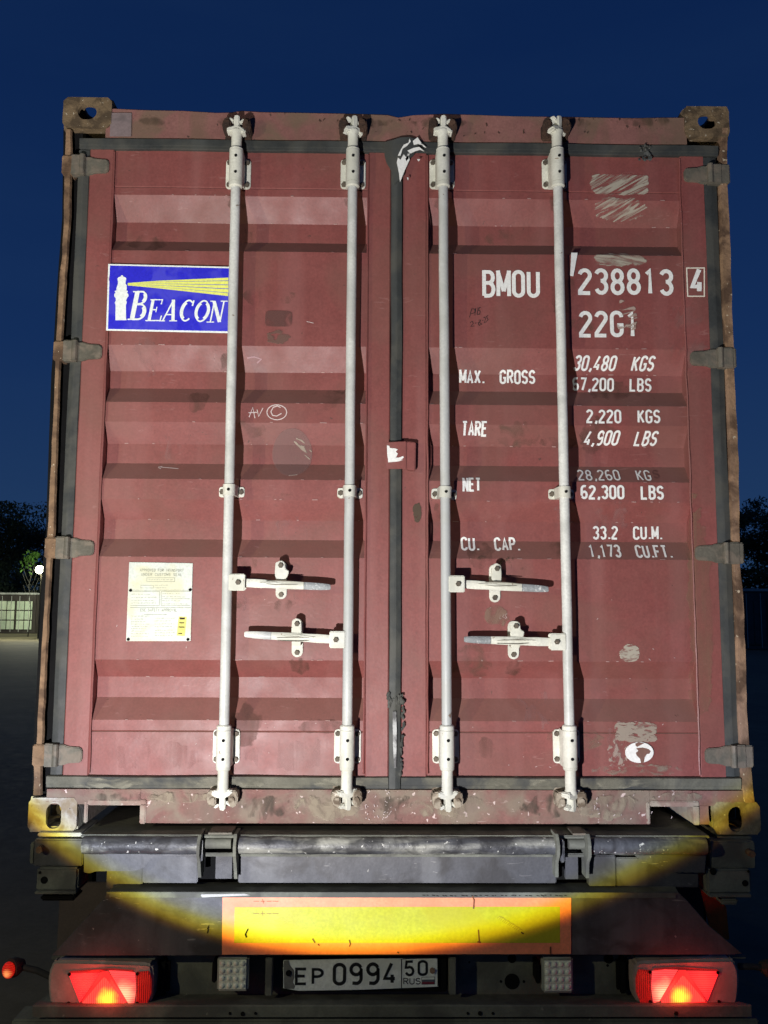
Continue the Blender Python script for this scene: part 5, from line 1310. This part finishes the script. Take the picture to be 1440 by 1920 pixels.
for yw in (1.35, 2.66, 3.97):
    MB().tube([(-1.0, yw, .505), (1.0, yw, .505)], .06, 12).build('axle', M['tsteel'], TR)
    for s in (-1, 1):
        wme = place('wheel', ty_me, (s*1.05, yw, .505), TR); place('wheel_rim', rim_me, (s*1.05, yw, .505), wme, rot=(0, 0, 0 if s > 0 else math.pi))
for s in (-1, 1):
    MB().box(s*.7-.05, s*.7+.05, 5.3, 5.4, 0, 1.05, .004).build('landing_leg', M['tsteel'], TR)

# =================================================================== BACKGROUND
def far_container(px, dist, matl, label, w=2.44, h=2.6, L=6.06, cat='shipping container', rail=True, ribs=True, yaw=0, doors=True):
    p = at(px, 1150, dist); x0 = p.x
    t = thing('far_shipping_container', (x0, dist, 0), label, cat, 'containers parked across the yard')
    fr = M['far_brown'] if matl is M['far_pale'] else matl
    MB().box(x0-w/2, x0+w/2, dist+.06, dist+L, .12, h-.02, .01).build('container_body', fr, t)
    for s in (-1, 1):
        MB().box(x0+s*w/2-.08, x0+s*w/2+.08, dist-.02, dist+.1, .02, h, .01).build('corner_post', fr, t)
    if rail: MB().box(x0-w/2-.09, x0+w/2+.09, dist-.06, dist+.1, h-.10, h+.02, .01).build('top_rail', M['rail_pale'], t)
    MB().box(x0-w/2+.09, x0+w/2-.09, dist-.04, dist+.055, .02, .18, .01).build('sill', fr, t)
    if doors:
        for s in (-1, 1):
            cx = x0+s*(w/4*.86+.045)
            d = MB().box(cx-w/4*.86, cx+w/4*.86, dist-.0, dist+.05, .22, h-.42, .01).build('door', fr, t)
            for k in range(3):
                z0 = .26+k*(h-.72)/3
                for e in (-1, 1):
                    MB().box(cx+e*w/8*.86-w/8*.78, cx+e*w/8*.86+w/8*.78, dist-.03, dist-.005, z0, z0+(h-.72)/3-.07, .012).build('door_panel', matl, d)
            for e in (-.5, .5):
                MB().tube([(cx+e*w/4, dist-.07, .1), (cx+e*w/4, dist-.07, h-.2)], .02, 8).build('locking_rod', M['rail_pale'], d)
    return t
DF = 53.0
far_container(29, DF, M['far_pale'], 'pale green container across the yard with its doors facing the camera')
far_container(103, DF+.3, M['far_brown'], 'dark brown container beside the pale green one at the left', doors=False)
far_container(-45, DF+.1, M['far_brown'], 'dark container left of the pale green one', doors=False)
far_container(1437, 36, M['far_dark'], 'dark teal container at the right edge of the yard', h=2.75, w=2.6)
far_container(1330, 38.0, M['far_dark'], 'dark container hidden mostly behind the right corner post', h=2.7)

def tree(px, dist, w, h, n, seed, label, matl, name='broadleaf_tree', low=.6):
    p = at(px, 1100, dist); rn = random.Random(seed); x0 = p.x
    t = thing(name, (x0, dist, 0), label, 'tree', None)
    mb = MB().tube([(x0, dist, 0), (x0+.1, dist, h*.3), (x0-.1, dist, h*.6), (x0+.2, dist, h*.85)], [w*.022, w*.018, w*.012, .01], 8)
    for k in range(9):
        a = rn.uniform(0, 6.28); z = h*rn.uniform(.3, .7); r = w*.35
        mb.tube([(x0, dist, z), (x0+math.cos(a)*r*.6, dist+math.sin(a)*r*.6, z+h*.1), (x0+math.cos(a)*r, dist+math.sin(a)*r, z+h*.2)], [w*.008, w*.005, .01], 5)
    mb.build('trunk', M['bark'], t)
    clumps = [(rn.gauss(0, w*.22), rn.gauss(0, w*.2), low+(h-low)*min(1, max(0, rn.betavariate(1.6, 1.3))), rn.uniform(.35, 1.1)*w*.13) for _ in range(80)]
    V, F = [], []
    for i in range(n):
        cx, cy, cz, cr = clumps[rn.randrange(len(clumps))]
        wlim = w*.5*math.sqrt(max(.05, 1-((cz-h*.5)/(h*.55))**2)); 
        cx = max(-wlim, min(wlim, cx))
        d = Vector((rn.gauss(0, 1), rn.gauss(0, 1), rn.gauss(0, .8))); d = d.normalized()*cr*rn.uniform(.4, 1.1)
        c = Vector((x0+cx, dist+cy, cz))+d
        if c.z > h: c.z = h-rn.uniform(0, .5)
        u = Vector((rn.gauss(0, 1), rn.gauss(0, 1), rn.gauss(0, 1))).normalized(); v = u.orthogonal().normalized(); s = rn.uniform(.07, .17)
        b = len(V); V += [c-u*s, c+v*s*.45, c+u*s, c-v*s*.45]; F.append((b, b+1, b+2, b+3))
    me = bpy.data.meshes.new('crown'); me.from_pydata([tuple(v-Vector((x0, dist, 0))) for v in V], [], F); me.materials.append(matl)
    place('crown', me, (x0, dist, 0), t)
    return t
tree(10, 66, 13, 9.6, 16000, 1, 'dark broad tree behind the pale green container', M['leaf_dark'])
tree(85, 70, 11, 9.0, 12000, 2, 'dark tree behind the yard lamp', M['leaf_dark'])
tree(-60, 64, 10, 8.6, 9000, 3, 'dark tree at the left edge of the yard', M['leaf_dark'])
tree(57, 47.6, 1.3, 5.0, 130, 5, 'small leafy tree lit by the yard lamp', M['leaf_small'], low=3.8)
tree(1425, 44, 5.5, 7.2, 9000, 7, 'dim green tree behind the dark teal container', M['leaf'])
tree(1490, 46, 8, 8.2, 9000, 8, 'dark tree at the right edge beyond the containers', M['leaf_dark'])

# yard lamp on its mast
dl = 45.0; pl_ = at(75, 1068, dl)
YL = thing('yard_lamp', (pl_.x, dl, 0), 'glaring white yard lamp on a mast beside the left corner post', 'lamp')
MB().tube([(pl_.x, dl+.25, 0), (pl_.x, dl+.25, pl_.z+.2)], [.07, .05], 10).build('mast', M['hinge'], YL)
MB().box(pl_.x-.26, pl_.x+.26, dl, dl+.2, pl_.z-.17, pl_.z+.17, .02).build('lamp_head', M['hinge'], YL)
ml = bpy.data.materials.new('lamp_glass'); ml.use_nodes = True; b = ml.node_tree.nodes['Principled BSDF']
b.inputs['Emission Color'].default_value = (1, 1, .72, 1); b.inputs['Emission Strength'].default_value = 60
MB().ico(Vector((pl_.x, dl-.05, pl_.z)), .23, 3, (1, .3, .95)).build('lamp_glass', ml, YL, smooth=60)
ld = bpy.data.lights.new('yard_lamp_light', 'SPOT'); ld.energy = 26000; ld.spot_size = R(15); ld.spot_blend = .5; ld.color = (1, .98, .72); ld.shadow_soft_size = .15
l_ = bpy.data.objects.new('yard_lamp_light', ld); scene.collection.objects.link(l_); l_.location = (pl_.x, dl-.1, pl_.z)
l_.rotation_euler = Vector((-.12, -1.0, -.36)).to_track_quat('-Z', 'Y').to_euler()
lf = bpy.data.lights.new('yard_lamp_back_fill', 'POINT'); lf.energy = 900; lf.color = (.95, 1, .72); lf.shadow_soft_size = .15  # added bare point above the lamp, fills doors and leaves
f_ = bpy.data.objects.new('yard_lamp_back_fill', lf); scene.collection.objects.link(f_); f_.location = (pl_.x-.3, dl+.1, pl_.z+.75)

le = bpy.data.lights.new('yard_lamp_fill', 'SPOT'); le.energy = 1300; le.spot_size = R(130); le.spot_blend = .6; le.color = (1, .96, .74); le.shadow_soft_size = .15  # added wide fill at the lamp to brighten the ground
e_ = bpy.data.objects.new('yard_lamp_fill', le); scene.collection.objects.link(e_); e_.location = (pl_.x-.1, dl-.12, pl_.z+.05)
e_.rotation_euler = Vector((-.1, -1.0, -.3)).to_track_quat('-Z', 'Y').to_euler()

# added light and unseen second head that brighten the pale container
lc_ = bpy.data.lights.new('yard_rear_fill', 'SPOT'); lc_.energy = 2600; lc_.spot_size = R(52); lc_.spot_blend = .7; lc_.color = (.95, 1, .76); lc_.shadow_soft_size = .1
c_ = bpy.data.objects.new('yard_rear_fill', lc_); scene.collection.objects.link(c_); c_.location = (pl_.x-.1, dl+.35, pl_.z+.15)
tgt = at(25, 1155, DF); c_.rotation_euler = (Vector((tgt.x, DF, 1.2))-c_.location).to_track_quat('-Z', 'Y').to_euler()
MB().box(pl_.x-.2, pl_.x+.1, dl+.28, dl+.34, pl_.z+.0, pl_.z+.12, .02).build('lamp_head', M['hinge'], YL)  # added housing for the rear fill
